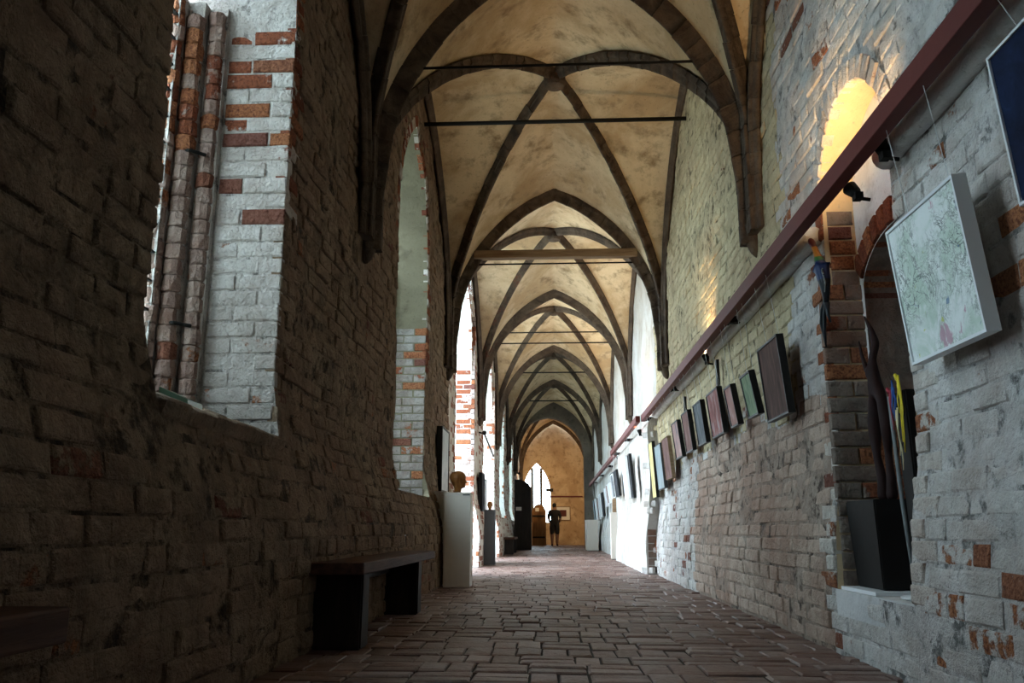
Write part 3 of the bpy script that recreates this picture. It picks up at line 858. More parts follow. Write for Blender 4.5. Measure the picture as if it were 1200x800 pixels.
# arch of the niche in brick
items = []; rs = random.Random(61)
n = 15
for i in range(n):
    a = PI * (i + .5) / n; cy = (NI.y0 + NI.y1) / 2; ra, rb = (NI.y1 - NI.y0) / 2, NI.apex - NI.spring
    y, z = cy + ra * math.cos(a), NI.spring + rb * math.sin(a)
    nr = Vector((0, math.cos(a) / ra, math.sin(a) / rb)).normalized()
    c = Vector((XR1 - .015 - rs.uniform(0, .008), y, z)) + nr * .075
    if c.y > 4.86 or c.y < 3.85: continue
    nn = Vector((-1, 0, 0)); items.append((c, nr, nn.cross(nr), nn, .14, .088, .05, rs.randrange(7)))
place_bricks(items, rec, 'red_brick')

# rounded ledge along the right wall, broken by the recess
for i, (a, b_) in enumerate(((-4.4, 3.82), (4.92, 13.0))):
    mb = MB(); k = 40; pts = [(1.612 + .008 * fbm(2, a + (b_ - a) * t / k, 0, 2), a + (b_ - a) * t / k, 2.40 + .008 * fbm(5, a + (b_ - a) * t / k, 0, 2)) for t in range(k + 1)]
    mb.tube(pts, .062, 12); o = mb.build('trim_%d' % (i + 1), 'rw_plaster', None, True); struct(o)
# low whitewashed footing under the left pier, and stones at the foot of the right wall's step
mb = MB()
for i in range(12):
    for j in range(10):
        f = lambda a, b_: (-1.29 - .02 * b_ / 10 + .01 * fbm(a, b_, 1, .8), 10.42 + 2.3 * a / 12, 1.12 * b_ / 10)
        mb.quad(f(i, j), f(i + 1, j), f(i + 1, j + 1), f(i, j + 1))
for j in range(10): mb.quad((-1.6, 10.42, 1.12 * j / 10), (-1.29 - .02 * j / 10, 10.42, 1.12 * j / 10), (-1.29 - .02 * (j + 1) / 10, 10.42, 1.12 * (j + 1) / 10), (-1.6, 10.42, 1.12 * (j + 1) / 10))
mb.quad((-1.6, 10.42, 1.12), (-1.31, 10.42, 1.12), (-1.31, 12.72, 1.12), (-1.6, 12.72, 1.12))
struct(mb.build('trim_3', 'white_plaster'))
items = []; rs = random.Random(8); z = .03
while z < .62:
    hh = rs.uniform(.09, .14)
    items.append((Vector((1.495, 13.045, z + hh / 2)), VX, VZ, -VY, .13, hh, .06, rs.randrange(7))); z += hh + .01
place_bricks(items, wall_right, 'niche_brick', name='stone')

# ------------------------------------------------------------------ tie rods and beam
def rod(y, z, r_, x0, x1, label, dz=0.0):
    mb = MB(); mb.tube([(x0, y, z), (XC, y, z + dz), (x1, y, z)], r_, 8)
    tag(mb.build('tie_rod', 'black_iron', None, True), label, 'tie rod', 'iron tie rods across the vault')
def half_at(z):                     # half width of the arch soffit at height z
    u = 1.0
    while u > 0 and prof(u, 2.3) - .2 < z: u -= .01
    return u * HALF
h_ = half_at(4.46) + .1; rod(6.35, 4.46, .012, XC - h_, XC + h_, 'thin iron tie rod across the arch in front of the thick bar')
rod(9.2, 5.42, .026, -1.58, 1.70, 'thick black iron bar crossing mid-bay below the keystone')
h_ = half_at(4.49) + .1; rod(11.75, 4.47, .012, XC - h_, XC + h_, 'thin iron tie rod just under the timber beam')
h_ = half_at(4.50) + .12; rod(17.15, 4.48, .014, XC - h_, XC + h_, 'thin tie rod across the arch behind the timber beam')
rod(19.85, 5.35, .016, -1.1, 1.2, 'thin iron bar across the bright bay behind the beam')
h_ = half_at(4.86) + .12; rod(22.55, 4.86, .018, XC - h_, XC + h_, 'thin tie rod across the third arch behind the beam')
rod(27.95, 4.9, .02, XC - .95, XC + .95, 'thin tie rod across the dim arch before the end room')
mb = MB(); h_ = half_at(4.60) + .14
mb.bbox((XC, 11.72, 4.60), 2 * h_, .14, .12, .012)
tag(mb.build('timber_beam', 'beam'), 'weathered brown timber beam spanning the second vault arch', 'beam')

# ------------------------------------------------------------------ picture rail, with uplights
def rail_seg(y0, y1, x, z, label, brs):
    t = empty('picture_rail', (x + .035, y0, z)); tag(t, label, 'rail', 'red steel rails along the right wall')
    mb = MB(); mb.bbox((x + .035, (y0 + y1) / 2, z), .07, y1 - y0, .10, .004); mb.build('steel_beam', 'rail', t)
    for y in brs:
        mb = MB(); mb.box(x + .06, 1.72, y - .03, y + .03, z - .045, z + .01); mb.box(x + .06, x + .085, y - .06, y + .06, z - .049, z + .049)
        mb.build('bracket', 'black_iron', t)
rail_seg(-4.4, 13.4, 1.42, 2.39, 'long oxide red steel rail passing over the arched niche', (2.0, 6.9, 10.4, 13.3))
rail_seg(13.3, 19.4, 1.33, 2.37, 'oxide red steel rail over the white protruding wall', (16.3, 19.3))
rail_seg(19.4, 33.1, 1.42, 2.36, 'far red steel rail ending at the dark partition arch', (23, 27, 31))
def uplight(y, x, z, aim, power, label, ang=120):
    t = empty('rail_uplight', (x, y, z)); tag(t, label, 'lamp', 'small uplights clamped to the red rail')
    mb = MB(); mb.box(x - .02, x + .02, y - .025, y + .025, z - .03, z + .005); mb.tube([(x, y, z - .02), (x + .06, y, z - .03)], .010, 8); mb.build('clamp', 'black_iron', t)
    d = (Vector(aim) - Vector((x, y, z))).normalized()
    mb = MB(); p0 = Vector((x, y, z)); mb.tube([p0, p0 + d * .02, p0 + d * .07], [.020, .03, .038], 14); mb.build('lamp_head', 'black_iron', t)
    l = bpy.data.lights.new('uplight_beam', 'SPOT'); l.energy = power; l.color = WARM; l.spot_size = math.radians(ang); l.spot_blend = 0.9; l.shadow_soft_size = .03
    o = bpy.data.objects.new('uplight_beam', l); COL.objects.link(o); o.location = p0 + d * .085
    o.rotation_euler = d.to_track_quat('-Z', 'Y').to_euler(); o.parent = t; o.matrix_parent_inverse = t.matrix_basis.inverted()
uplight(3.62, 1.535, 2.33, (1.60, 4.3, 3.4), LAMP * 0.9, 'small black uplight clamped under the rail beside the niche recess')
uplight(4.05, 1.56, 2.31, (0.3, 6.5, 5.4), LAMP * 2.5, 'second black uplight under the rail in front of the niche recess')
uplight(8.3, 1.56, 2.30, (1.0, 9.2, 5.5), LAMP * 3.5, 'black uplight on the rail before the yellowish lunette wall')
uplight(19.9, 1.56, 2.28, (0.0, 20.2, 5.6), LAMP * 6, 'black uplight under the far red rail in the bright bay')
uplight(13.9, 1.455, 2.20, (0.9, 14.5, 5.4), LAMP * 5, 'black uplight at the step of the rail over the white wall')

# ------------------------------------------------------------------ pictures on the right wall
A = lambda *s_: [(p_, c_) for p_, c_ in s_]
ART = {
 'canvas': mat_art('abstract_pastel_art', A((0.30, (.10, .12, .13)), (0.39, (.52, .62, .56)), (0.47, (.80, .84, .82)), (0.56, (.78, .83, .80)), (0.62, (.48, .58, .44)), (0.66, (.70, .66, .68)), (0.70, (.55, .20, .28)), (0.76, (.50, .55, .12))), 5.0, 2.6),
 'navy': mat_art('navy_art', A((0.3, (.004, .006, .02)), (0.6, (.01, .02, .06)), (0.8, (.02, .05, .12))), 4),
 'brown': mat_art('striped_brown_art', A((0.3, (.045, .024, .020)), (0.5, (.095, .052, .044)), (0.65, (.15, .080, .064)), (.75, (.12, .10, .04))), 3, .6, (6, 6, 1)),
 'green': mat_art('green_art', A((0.3, (.10, .14, .09)), (0.5, (.22, .30, .19)), (0.7, (.36, .40, .25))), 4, .6, (5, 5, 1)),
 'pink': mat_art('pink_art', A((0.3, (.24, .10, .09)), (0.5, (.42, .22, .19)), (0.7, (.52, .38, .35))), 4, .8, (4, 4, 1)),
 'rose_grey': mat_art('rose_grey_art', A((0.3, (.14, .06, .055)), (0.5, (.30, .12, .11)), (0.62, (.36, .26, .25)), (.8, (.50, .48, .47))), 3, .6, (3, 3, 1.5)),
 'grey': mat_art('grey_art', A((0.3, (.05, .055, .06)), (0.55, (.13, .14, .15)), (0.75, (.24, .25, .25))), 4, .8, (3, 3, 1)),
 'umber': mat_art('umber_art', A((0.3, (.10, .05, .045)), (0.55, (.23, .12, .105)), (0.75, (.32, .21, .19))), 4, .8, (3, 3, 1)),
 'pinkblue': mat_art('pink_blue_art', A((0.3, (.10, .14, .18)), (0.5, (.42, .25, .23)), (0.7, (.55, .38, .33))), 3, 1.0, (3, 3, 1)),
 'bluegrey': mat_art('blue_grey_art', A((0.3, (.20, .25, .27)), (0.55, (.32, .38, .40)), (0.75, (.45, .48, .46))), 3, .8, (3, 3, 1)),
 'ochre': mat_art('ochre_art', A((0.3, (.45, .36, .14)), (0.55, (.60, .50, .24)), (0.75, (.70, .64, .42))), 3, .8, (3, 3, 1)),
 'white': mat_art('white_art', A((0.3, (.50, .54, .58)), (0.55, (.72, .75, .78)), (0.75, (.82, .82, .80))), 3, .8),
 'black': mat_art('black_art', A((0.3, (.01, .01, .012)), (0.55, (.03, .03, .035)), (0.75, (.07, .07, .08))), 3, .8),
}
m, nt, b = new_mat('abstract_pastel_art'); g = G(nt); tc = g.n('ShaderNodeTexCoord').outputs['Object']
na = g.noise(tc, 4.0, 7, .65, .8); nb_ = g.noise(tc, 9.0, 6, .6, 1.6); nc = g.noise(tc, 3.3, 3, .5, .3); nd_ = g.noise(tc, 16, 5, .6, 1.2)
c = g.mix(g.smap(na, .40, .62), (.83, .86, .84), (.55, .66, .56))
c = g.mix(g.math('MULTIPLY', g.smap(nd_, .55, .68), .6), c, (.86, .88, .87))
for vv, col_, k_, wd_ in ((nb_, (.07, .09, .09), .9, .024), (na, (.16, .18, .16), .7, .014), (nd_, (.18, .22, .16), .6, .03)):
    ln = g.math('SUBTRACT', 1.0, g.smap(g.math('ABSOLUTE', g.math('SUBTRACT', vv, .5)), .0, wd_))
    c = g.mix(g.math('MULTIPLY', g.math('MULTIPLY', ln, k_), g.smap(nc, .38, .58)), c, col_)
c = g.mix(g.math('MULTIPLY', g.smap(g.noise(tc, 7.5, 4, .6, .5), .64, .69), .8), c, (.50, .24, .32))
c = g.mix(g.math('MULTIPLY', g.smap(g.noise(tc, 6.1, 4, .6, .9), .66, .70), .8), c, (.55, .58, .12))
c = g.mix(g.math('MULTIPLY', g.smap(g.noise(tc, 8.7, 4, .6, .9), .66, .70), .8), c, (.10, .20, .34))
g.lk(c, b.inputs['Base Color']); b.inputs['Roughness'].default_value = .7; ART['canvas'] = m
def picture(y0, y1, z0, z1, art, label, frame='black_frame', xb=1.52, xt=1.475, th=.045, fw=.014, wire_z=2.34, wx=1.46, wires=True, group=None):
    cy = (y0 + y1) / 2
    t = empty('painting', (xb, cy, z0)); tag(t, label, 'painting', group or 'paintings hung along the right wall')
    up = Vector((xt - xb, 0, z1 - z0)); h_ = up.length; up.normalize(); n_ = VY.cross(up); 
    if n_.x > 0: n_ = -n_
    base = Vector((xb, cy, z0)); wd = (y1 - y0)
    def P(a, b_, c): return tuple(base + VY * a + up * b_ + n_ * c)       # a along, b up, c towards the room
    def bar(mb, a0, a1, b0, b1, c0, c1):
        n = len(mb.v); mb.v += [P(a, b_, c) for a in (a0, a1) for b_ in (b0, b1) for c in (c0, c1)]
        for q in ((0, 1, 3, 2), (4, 6, 7, 5), (0, 4, 5, 1), (2, 3, 7, 6), (0, 2, 6, 4), (1, 5, 7, 3)): mb.f.append(tuple(n + i for i in q)); mb.mi.append(0)
    mb = MB(); bar(mb, -wd / 2 + fw, wd / 2 - fw, fw, h_ - fw, -th + .004, -.004)
    # object coordinates around the centre so that each picture has its own pattern
    o = mb.build('canvas', ART[art], t)
    mb = MB()
    bar(mb, -wd / 2, -wd / 2 + fw, 0, h_, -th, .004); bar(mb, wd / 2 - fw, wd / 2, 0, h_, -th, .004)
    bar(mb, -wd / 2 + fw, wd / 2 - fw, 0, fw, -th, .004); bar(mb, -wd / 2 + fw, wd / 2 - fw, h_ - fw, h_, -th, .004)
    mb.build('frame', frame, t)
    if wires:
        for a in (-.3, .3):
            mb = MB(); mb.tube([P(a * wd, h_ - .03, -th - .004), P(a * wd, h_ + .0, -th - .004), (wx, cy + a * wd, wire_z)], .0016, 5); mb.build('hanging_line', 'wire', t)
    return t
picture(2.91, 3.53, 1.325, 1.915, 'canvas', 'large pale abstract painting in a white frame beside the arched niche', 'white_frame', xt=1.465, th=.05, fw=.012)
picture(1.95, 2.615, 1.67, 2.2, 'navy', 'dark navy painting in a white frame beside the large pale one', 'white_frame', xt=1.478, fw=.010)
picture(5.41, 5.94, 1.385, 1.905, 'brown', 'tall dark brown streaked painting in a thin black frame next to the niche', xt=1.474)
picture(6.19, 6.50, 1.485, 1.81, 'green', 'small green painting in a black frame next to the dark brown one', xt=1.465)
picture(6.87, 7.15, 1.49, 1.825, 'pink', 'small pale pink painting in a black frame next to the green one', xt=1.47)
picture(7.46, 8.00, 1.49, 1.905, 'rose_grey', 'rose over grey painting in a black frame with a black slat behind it')
picture(8.33, 8.78, 1.495, 1.92, 'grey', 'dark grey painting in a black frame next to the rose over grey one')
picture(9.14, 9.59, 1.495, 1.935, 'umber', 'umber brown painting in a black frame under a short black slat')
picture(9.89, 10.38, 1.49, 1.92, 'pinkblue', 'pink and slate blue painting in a black frame beyond the umber one', xt=1.47)
picture(10.80, 11.40, 1.30, 1.83, 'umber', 'dusky pink brown painting hung lower than the framed row', 'beam', fw=.008)
picture(11.57, 12.26, 1.21, 1.82, 'bluegrey', 'pale blue grey painting with a grey edge hung low', 'grey_paint', fw=.006)
picture(12.5, 13.0, 1.12, 1.94, 'ochre', 'tall ochre yellow painting at the step of the right wall', 'black_frame', fw=.006)
F = dict(xb=1.36, xt=1.30, wx=1.37, wire_z=2.32)
picture(15.2, 16.0, 1.21, 1.95, 'white', 'large white painting on the protruding white wall', 'white_frame', **F)
picture(14.35, 14.7, 1.18, 1.92, 'black', 'narrow black panel for the shadow and side of the white painting', **F)  # black panel added for the shadow and side edge by the white painting
picture(17.4, 18.2, 1.33, 1.87, 'black', 'wide black painting near the far end of the white wall', **F)
picture(18.45, 19.1, 1.35, 1.85, 'grey', 'grey painting at the far edge of the white wall', 'white_frame', **F)
picture(20.2, 21.2, 1.5, 2.0, 'black', 'large black painting past the white wall, beside a row of small ones', xb=1.52, xt=1.43, wire_z=2.31)
far = [(22.0, 22.6, 1.35, 1.85, 'white'), (23.0, 23.5, 1.35, 1.85, 'umber'), (23.9, 24.4, 1.3, 1.8, 'white'), (25.3, 26.0, 1.05, 1.75, 'black'), (26.5, 27.2, 1.05, 1.75, 'white'), (27.8, 28.5, 1.0, 1.7, 'umber'), (29.2, 29.9, 1.0, 1.7, 'white'), (30.6, 31.3, 1.0, 1.7, 'bluegrey')]
fl = ['small white painting, first of the far row on the right wall', 'small umber painting between two white ones of the far row', 'small white painting before the tall far black one', 'tall black painting in the far row on the right wall', 'tall white painting next to the tall far black one', 'tall umber painting between two tall white ones', 'tall white painting beyond the tall umber one', 'pale blue grey painting closest to the dark partition arch']
for (a, b_, c, d, art), lb in zip(far, fl): picture(a, b_, c, d, art, lb, 'white_frame' if art in ('white', 'umber') else 'black_frame', xt=1.46, wire_z=2.31)
# black slats standing up behind two of the pictures
for (y, z0, z1, lb) in ((7.93, 1.55, 2.24, 'long black slat rising behind the rose over grey painting'), (9.95, 1.6, 2.2, 'short black slat rising between the umber and pink blue paintings')):
    mb = MB(); mb.bbox((1.585, y, (z0 + z1) / 2), .03, .06, z1 - z0, .004); tag(mb.build('wooden_slat', 'black_frame'), lb, 'slat')

# ------------------------------------------------------------------ niche sculptures
t = empty('niche_sculpture', (1.80, 4.55, .35)); tag(t, 'dark twisted figure sculpture with raised reddish limb on a black plinth in the niche', 'sculpture')
bm = bmesh.new(); bmesh.ops.create_cube(bm, size=1)
for q in bm.verts:
    tp = q.co.z > 0; k = 1.0 if tp else .86
    q.co = Vector((1.78 + q.co.x * .30 * k, 4.62 + q.co.y * .42 * k, .355 + (q.co.z + .5) * .45))
bmesh.ops.bevel(bm, geom=bm.edges[:], offset=.006, segments=2, affect='EDGES')
mb = MB(); mb.add_bm(bm); mb.build('plinth', 'plinth', t)
V = [(1.78, 4.62, 1.42), (1.77, 4.63, 1.50), (1.78, 4.64, 1.58), (1.80, 4.62, 1.66), (1.79, 4.64, 1.74), (1.77, 4.67, 1.83),
     (1.76, 4.68, 1.52), (1.75, 4.71, 1.62), (1.75, 4.73, 1.70),
     (1.78, 4.67, 1.34), (1.78, 4.70, 1.20), (1.77, 4.68, 1.06), (1.78, 4.66, .92), (1.78, 4.67, .80),
     (1.78, 4.56, 1.34), (1.78, 4.53, 1.20), (1.79, 4.57, 1.05), (1.78, 4.54, .92), (1.78, 4.55, .80)]
E = [(0, 1), (1, 2), (2, 3), (3, 4), (4, 5), (1, 6), (6, 7), (7, 8), (0, 9), (9, 10), (10, 11), (11, 12), (12, 13), (0, 14), (14, 15), (15, 16), (16, 17), (17, 18)]
Rr = [.040, .034, .022, .024, .016, .005, .016, .010, .004, .034, .040, .022, .026, .036, .030, .036, .020, .024, .034]
M['branch'] = mat_plain('red_brown_branch', (0.022, 0.007, 0.006), 0.7, var=.6, scale=9, bumpk=.6)
me = skin(V, E, Rr, 2); link('figure', me, 'branch', t, True)
mb = MB(); bm = bmesh.new(); bmesh.ops.create_cube(bm, size=1)
for q in bm.verts: q.co = Vector((1.76 + q.co.x * .38, 4.58 + q.co.y * .50, .345 + q.co.z * .018))
mb.add_bm(bm); tag(mb.build('white_board', 'sheet'), 'thin white board under the black plinth in the niche', 'board')
t = empty('painted_stick_sculpture', (1.74, 4.12, .35)); tag(t, 'tall black slab sculpture hung with yellow, blue and red painted strands in the niche', 'sculpture')
bm = bmesh.new(); bmesh.ops.create_cube(bm, size=1)
for q in bm.verts:
    q.co = Vector((1.74 + q.co.x * .07 + (q.co.z + .5) * -.02, 4.115 + q.co.y * (.15 if q.co.z > 0 else .12), .36 + (q.co.z + .5) * .95))
bmesh.ops.bevel(bm, geom=bm.edges[:], offset=.008, segments=2, affect='EDGES')
mb = MB(); mb.add_bm(bm); mb.build('slab', 'plinth', t)
mb = MB(); mb.tube([(1.70, 4.175, .37), (1.69, 4.205, .8), (1.685, 4.225, 1.30)], [.009, .011, .010], 8); M['grey_stick'] = mat_plain('weathered_stick', (.22, .235, .24), .8); mb.build('stick', 'grey_stick', t, True)
for nm, col, lst in (('yellow_strand', (.75, .60, .03), [(4.065, 1.36, .30), (4.045, 1.38, .20), (4.08, 1.34, .14), (4.055, 1.37, .36)]), ('cream_strand', (.70, .62, .38), [(4.115, 1.22, .22), (4.105, 1.23, .30)]), ('blue_strand', (.03, .10, .35), [(4.13, 1.37, .20), (4.15, 1.34, .14), (4.115, 1.33, .10)]), ('red_strand', (.35, .03, .05), [(4.175, 1.31, .18), (4.165, 1.33, .12)])):
    M[nm] = mat_plain(nm, col, .45, var=.15, bumpk=0)
    for y, z, L in lst:
        y += .012
        q = [(1.675 - .004 * math.sin(i + y * 90), y + .004 * math.sin(i * 1.7 + z * 9 + y * 50), z - L * i / 6) for i in range(7)]
        mb = MB(); mb.tube(q, [.004, .005, .004, .0035, .0035, .003, .002], 7); mb.build(nm, nm, t, True)
    if nm[0] in 'yr':
        mb = MB(); mb.tube([(1.675, lst[0][0] + .012, lst[0][1] + .0), (1.67, lst[0][0] + .022, lst[0][1] + .025), (1.68, lst[0][0] + .037, lst[0][1] + .005)], [.008, .009, .007], 7); mb.build('knot', nm, t, True)
mb = MB(); mb.lathe((1.70, 4.09, .337), [(.08, 0), (.10, .006), (.10, .014), (.085, .018)], 24); tag(mb.build('white_dish', 'sheet'), 'round white dish under the painted slab sculpture in the niche', 'dish')

# hanging bird-like sculpture at the niche corner
t = empty('hanging_sculpture', (1.58, 4.80, 2.05)); tag(t, 'slim hanging creature with red and yellow neck, blue body and dark tail beside the niche', 'sculpture')
V = [(1.57, 4.70, 2.10), (1.57, 4.73, 2.17), (1.57, 4.77, 2.23), (1.57, 4.81, 2.29), (1.565, 4.835, 2.33), (1.555, 4.84, 2.36), (1.57, 4.68, 2.03), (1.575, 4.69, 1.96), (1.58, 4.72, 1.90)]
me = skin(V, [(0, 1), (1, 2), (2, 3), (3, 4), (4, 5), (0, 6), (6, 7), (7, 8)], [.042, .034, .020, .018, .024, .012, .034, .022, .014], 2)
me.materials.clear()
for nm, col in (('bird_red', (.10, .015, .015)), ('bird_orange', (.40, .13, .015)), ('bird_green', (.03, .13, .03)), ('bird_blue', (.010, .025, .09)), ('bird_black', (.012, .014, .018))):
    M[nm] = mat_plain(nm, col, .4, var=.3); me.materials.append(M[nm])
for p_ in me.polygons:
    z = p_.center.z; p_.material_index = 0 if z > 2.29 else 1 if z > 2.21 else 2 if z > 2.175 else 3 if z > 2.05 else 4
link('body', me, None, t, True)
for i, q in enumerate(([(1.58, 4.72, 1.93), (1.58, 4.79, 1.90), (1.58, 4.83, 1.83), (1.585, 4.81, 1.74), (1.585, 4.79, 1.68)], [(1.58, 4.71, 1.92), (1.58, 4.76, 1.86), (1.58, 4.78, 1.78), (1.585, 4.79, 1.70)], [(1.58, 4.70, 1.92), (1.58, 4.70, 1.85), (1.585, 4.68, 1.80)])):
    mb = MB(); mb.tube(q, [.014 * (1 - .8 * j / (len(q) - 1)) + .002 for j in range(len(q))], 7); mb.build('tail_feather', 'bird_black', t, True)
for i in range(5):
    a = .5 * i - .9; mb = MB(); mb.tube([(1.565, 4.68, 2.06), (1.55, 4.65 - .01 * i, 2.08 - .02 * i + .02), (1.545, 4.62 - .01 * (i % 2), 2.10 - .035 * i)], [.006, .005, .003], 6); mb.build('wing_sprig', 'grey_stick', t, True)
mb = MB(); mb.tube([(1.56, 4.84, 2.36), (1.50, 4.84, 2.40)], .0015, 5); mb.build('hanging_line', 'wire', t)

# ------------------------------------------------------------------ left side: benches, pedestals, pictures
def bench(y0, y1, xf, xw, zt, th, label, leg_y, lw=.20):
    t = empty('bench', ((xf + xw) / 2, y0, 0)); tag(t, label, 'bench', 'benches along the left wall')
    mb = MB(); mb.bbox(((xf + xw) / 2, (y0 + y1) / 2, zt - th / 2), xf - xw, y1 - y0, th, .008); mb.build('seat', 'bench', t)
    for ly in leg_y:
        bm = bmesh.new(); bmesh.ops.create_cube(bm, size=1)
        for q in bm.verts: q.co = Vector(((xf + xw) / 2 - .01 + q.co.x * (xf - xw - .05), ly + q.co.y * (lw if q.co.z > 0 else lw * 1.25), (q.co.z + .5) * (zt - th + .005)))
        bmesh.ops.bevel(bm, geom=bm.edges[:], offset=.01, segments=2, affect='EDGES')
        mb = MB(); mb.add_bm(bm); mb.build('support', 'bench_dark', t)
    mb = MB(); mb.box(xw + .05, xw + .09, y0 + .15, y1 - .15, zt - th - .09, zt - th + .003); mb.build('rail', 'bench_dark', t)
bench(4.72, 7.55, -1.04, -1.40, .475, .065, 'dark wooden bench with plank seat beneath the white jamb window', (4.95, 6.95), .16)
bench(0.4, 2.07, -1.17, -1.40, .47, .085, 'heavy dark plank bench against the rough dark wall', (0.7, 1.75), .2)
bench(23.4, 25.6, -1.05, -1.34, .46, .06, 'low dark bench beyond the dark grey pedestal', (23.6, 25.3))
mb = MB(); mb.box(-1.28, -1.12, 24.1, 24.35, .46, .474); tag(mb.build('leaflet', 'paper'), 'white leaflet lying on the far dark bench', 'paper')

t = empty('pedestal', (-1.135, 10.26, 0)); tag(t, 'tall white painted pedestal carrying a carved wooden head', 'pedestal')
mb = MB(); mb.bbox((-1.135, 10.26, .53), .315, .31, 1.06, .003); mb.build('shaft', 'white_paint', t)
mb = MB(); mb.bbox((-1.135, 10.26, 1.075), .317, .312, .03, .003); mb.build('top_board', 'white_paint', t)
mb = MB(); mb.box(-1.07, -.985, 10.096, 10.102, 1.055, 1.07); mb.build('label_card', 'grey_paint', t)
def head_mesh(c, s_, face):
    # height, front of the cheeks, front on the centre line, back, half width
    rows = [(0, .036, .036, .060, .052), (.028, .030, .030, .054, .046), (.050, .032, .034, .053, .046), (.062, .046, .058, .055, .049), (.070, .058, .078, .058, .053), (.080, .064, .087, .062, .057), (.088, .066, .083, .067, .060), (.094, .067, .081, .071, .062),
            (.100, .067, .088, .075, .063), (.105, .067, .083, .078, .064), (.110, .067, .089, .081, .066), (.117, .067, .085, .086, .068), (.121, .067, .104, .088, .069), (.128, .067, .112, .093, .070), (.138, .068, .103, .098, .072), (.150, .068, .094, .103, .074),
            (.162, .066, .085, .108, .075), (.172, .066, .081, .110, .076), (.180, .072, .088, .112, .077), (.192, .076, .090, .113, .077), (.21, .075, .086, .112, .077), (.228, .068, .077, .105, .072), (.244, .054, .060, .089, .061), (.256, .038, .041, .066, .045), (.265, .016, .017, .036, .022)]
    seg = 48; mb = MB()
    for (z, f_, fc, b_, hw) in rows:
        for j in range(seg):
            a = 2 * PI * j / seg; ca, sa = math.cos(a), math.sin(a)
            wn_ = .93 if .118 < z < .166 else .72
            fr = f_ + (fc - f_) * smooth((ca - wn_) / (1 - wn_)) if ca > 0 else b_
            x = fr * ca; y = hw * sa
            if .165 < z < .176 and .70 < ca < .93: x -= .006
            if .125 <= z <= .185 and abs(sa) > .965 and ca < .15: y *= 1.16
            xr = x * face[0] - y * face[1]; yr = x * face[1] + y * face[0]
            mb.v.append((c[0] + xr * s_, c[1] + yr * s_, c[2] + z * s_))
    for i in range(len(rows) - 1):
        for j in range(seg):
            a = i * seg + j; b2 = i * seg + (j + 1) % seg; mb.f.append((a, b2, b2 + seg, a + seg)); mb.mi.append(0)
    mb.f.append(tuple(range(seg))[::-1]); mb.f.append(tuple((len(rows) - 1) * seg + j for j in range(seg))); mb.mi += [0, 0]
    return mb
o = head_mesh((-1.14, 10.26, 1.088), 1.0, (0.985, -0.17)).build('carved_head', 'carved_wood', None, True)
tag(o, 'bald carved wooden head in profile on the tall white pedestal', 'bust')

t = empty('pedestal', (-1.22, 16.55, 0)); tag(t, 'narrow dark grey pedestal beside the bright opening', 'pedestal')
mb = MB(); mb.bbox((-1.22, 16.55, .52), .21, .22, 1.03, .003); mb.build('shaft', 'grey_paint', t)
o = head_mesh((-1.22, 16.55, 1.03), .62, (.3, -.95)).build('small_figure', 'carved_wood', None, True); tag(o, 'small brown carved bust on the dark grey pedestal', 'bust')
def wall_picture(y0, y1, z0, z1, x, art, label, tilt=.05):
    t = picture(y0, y1, z0, z1, art, label, 'black_frame', xb=x, xt=x, th=.05, wires=False, group='framed pictures on the left wall'); return t
def left_picture(y0, y1, z0, z1, x, art, label):
    t = empty('framed_picture', (x, (y0 + y1) / 2, z0)); tag(t, label, 'picture', 'framed pictures on the left wall')
    mb = MB(); mb.box(x - .005, x + .035, y0 + .02, y1 - .02, z0 + .02, z1 - .02); mb.build('canvas', ART[art], t)
    mb = MB()
    for q in ((y0, y0 + .02, z0, z1), (y1 - .02, y1, z0, z1), (y0 + .02, y1 - .02, z0, z0 + .02), (y0 + .02, y1 - .02, z1 - .02, z1)): mb.box(x - .03, x + .045, *q)
    mb.build('frame', 'black_frame', t)
left_picture(10.85, 11.6, 1.14, 1.98, -1.47, 'white', 'black framed picture seen edge-on behind the white pedestal')
left_picture(16.85, 17.45, 1.02, 1.78, -1.44, 'black', 'large black framed picture hung behind the dark grey pedestal')
left_picture(17.6, 18.25, 1.05, 1.70, -1.46, 'white', 'white picture in black frame next to the large black one')
mb = MB(); mb.tube([(-1.50, 17.2, 2.62), (-1.40, 17.3, 2.60), (-1.30, 18.6, 2.25)], .018, 8); bm = bmesh.new(); bmesh.ops.create_icosphere(bm, subdivisions=2, radius=.05, matrix=Matrix.Translation((-1.40, 17.3, 2.62))); mb.add_bm(bm)
tag(mb.build('window_stay', 'black_iron', None, True), 'slanting black iron stay with a knob above the dark pedestal', 'iron bar')

# ------------------------------------------------------------------ right side, far: white pedestals
for (x, y, wx, wy, h_, lb) in ((1.28, 28.6, .36, 1.5, .98, 'broad low white pedestal near the dark partition arch'), (1.40, 19.75, .16, .16, 1.05, 'slim white pedestal past the protruding white wall')):
    t = empty('pedestal', (x, y, 0)); tag(t, lb, 'pedestal'); mb = MB(); mb.bbox((x, y, h_ / 2), wx, wy, h_ - .03, .004); mb.build('shaft', 'white_paint', t)
    mb = MB(); mb.bbox((x, y, h_ - .015), wx + .01, wy + .01, .03, .004); mb.build('top_board', 'white_paint', t)
    mb = MB(); mb.box(x - wx / 2 + .01, x + wx / 2 - .01, y - wy / 2 + .01, y + wy / 2 - .01, 0, .02); mb.build('base', 'grey_paint', t)
mb = MB(); mb.bbox((1.42, 19.75, 1.20), .09, .09, .31, .01); mb.tube([(1.42, 19.75, 1.34), (1.42, 19.75, 1.40)], [.03, .012], 10)
tag(mb.build('wood_carving', 'beam'), 'upright brown wood carving on the slim white pedestal', 'sculpture')

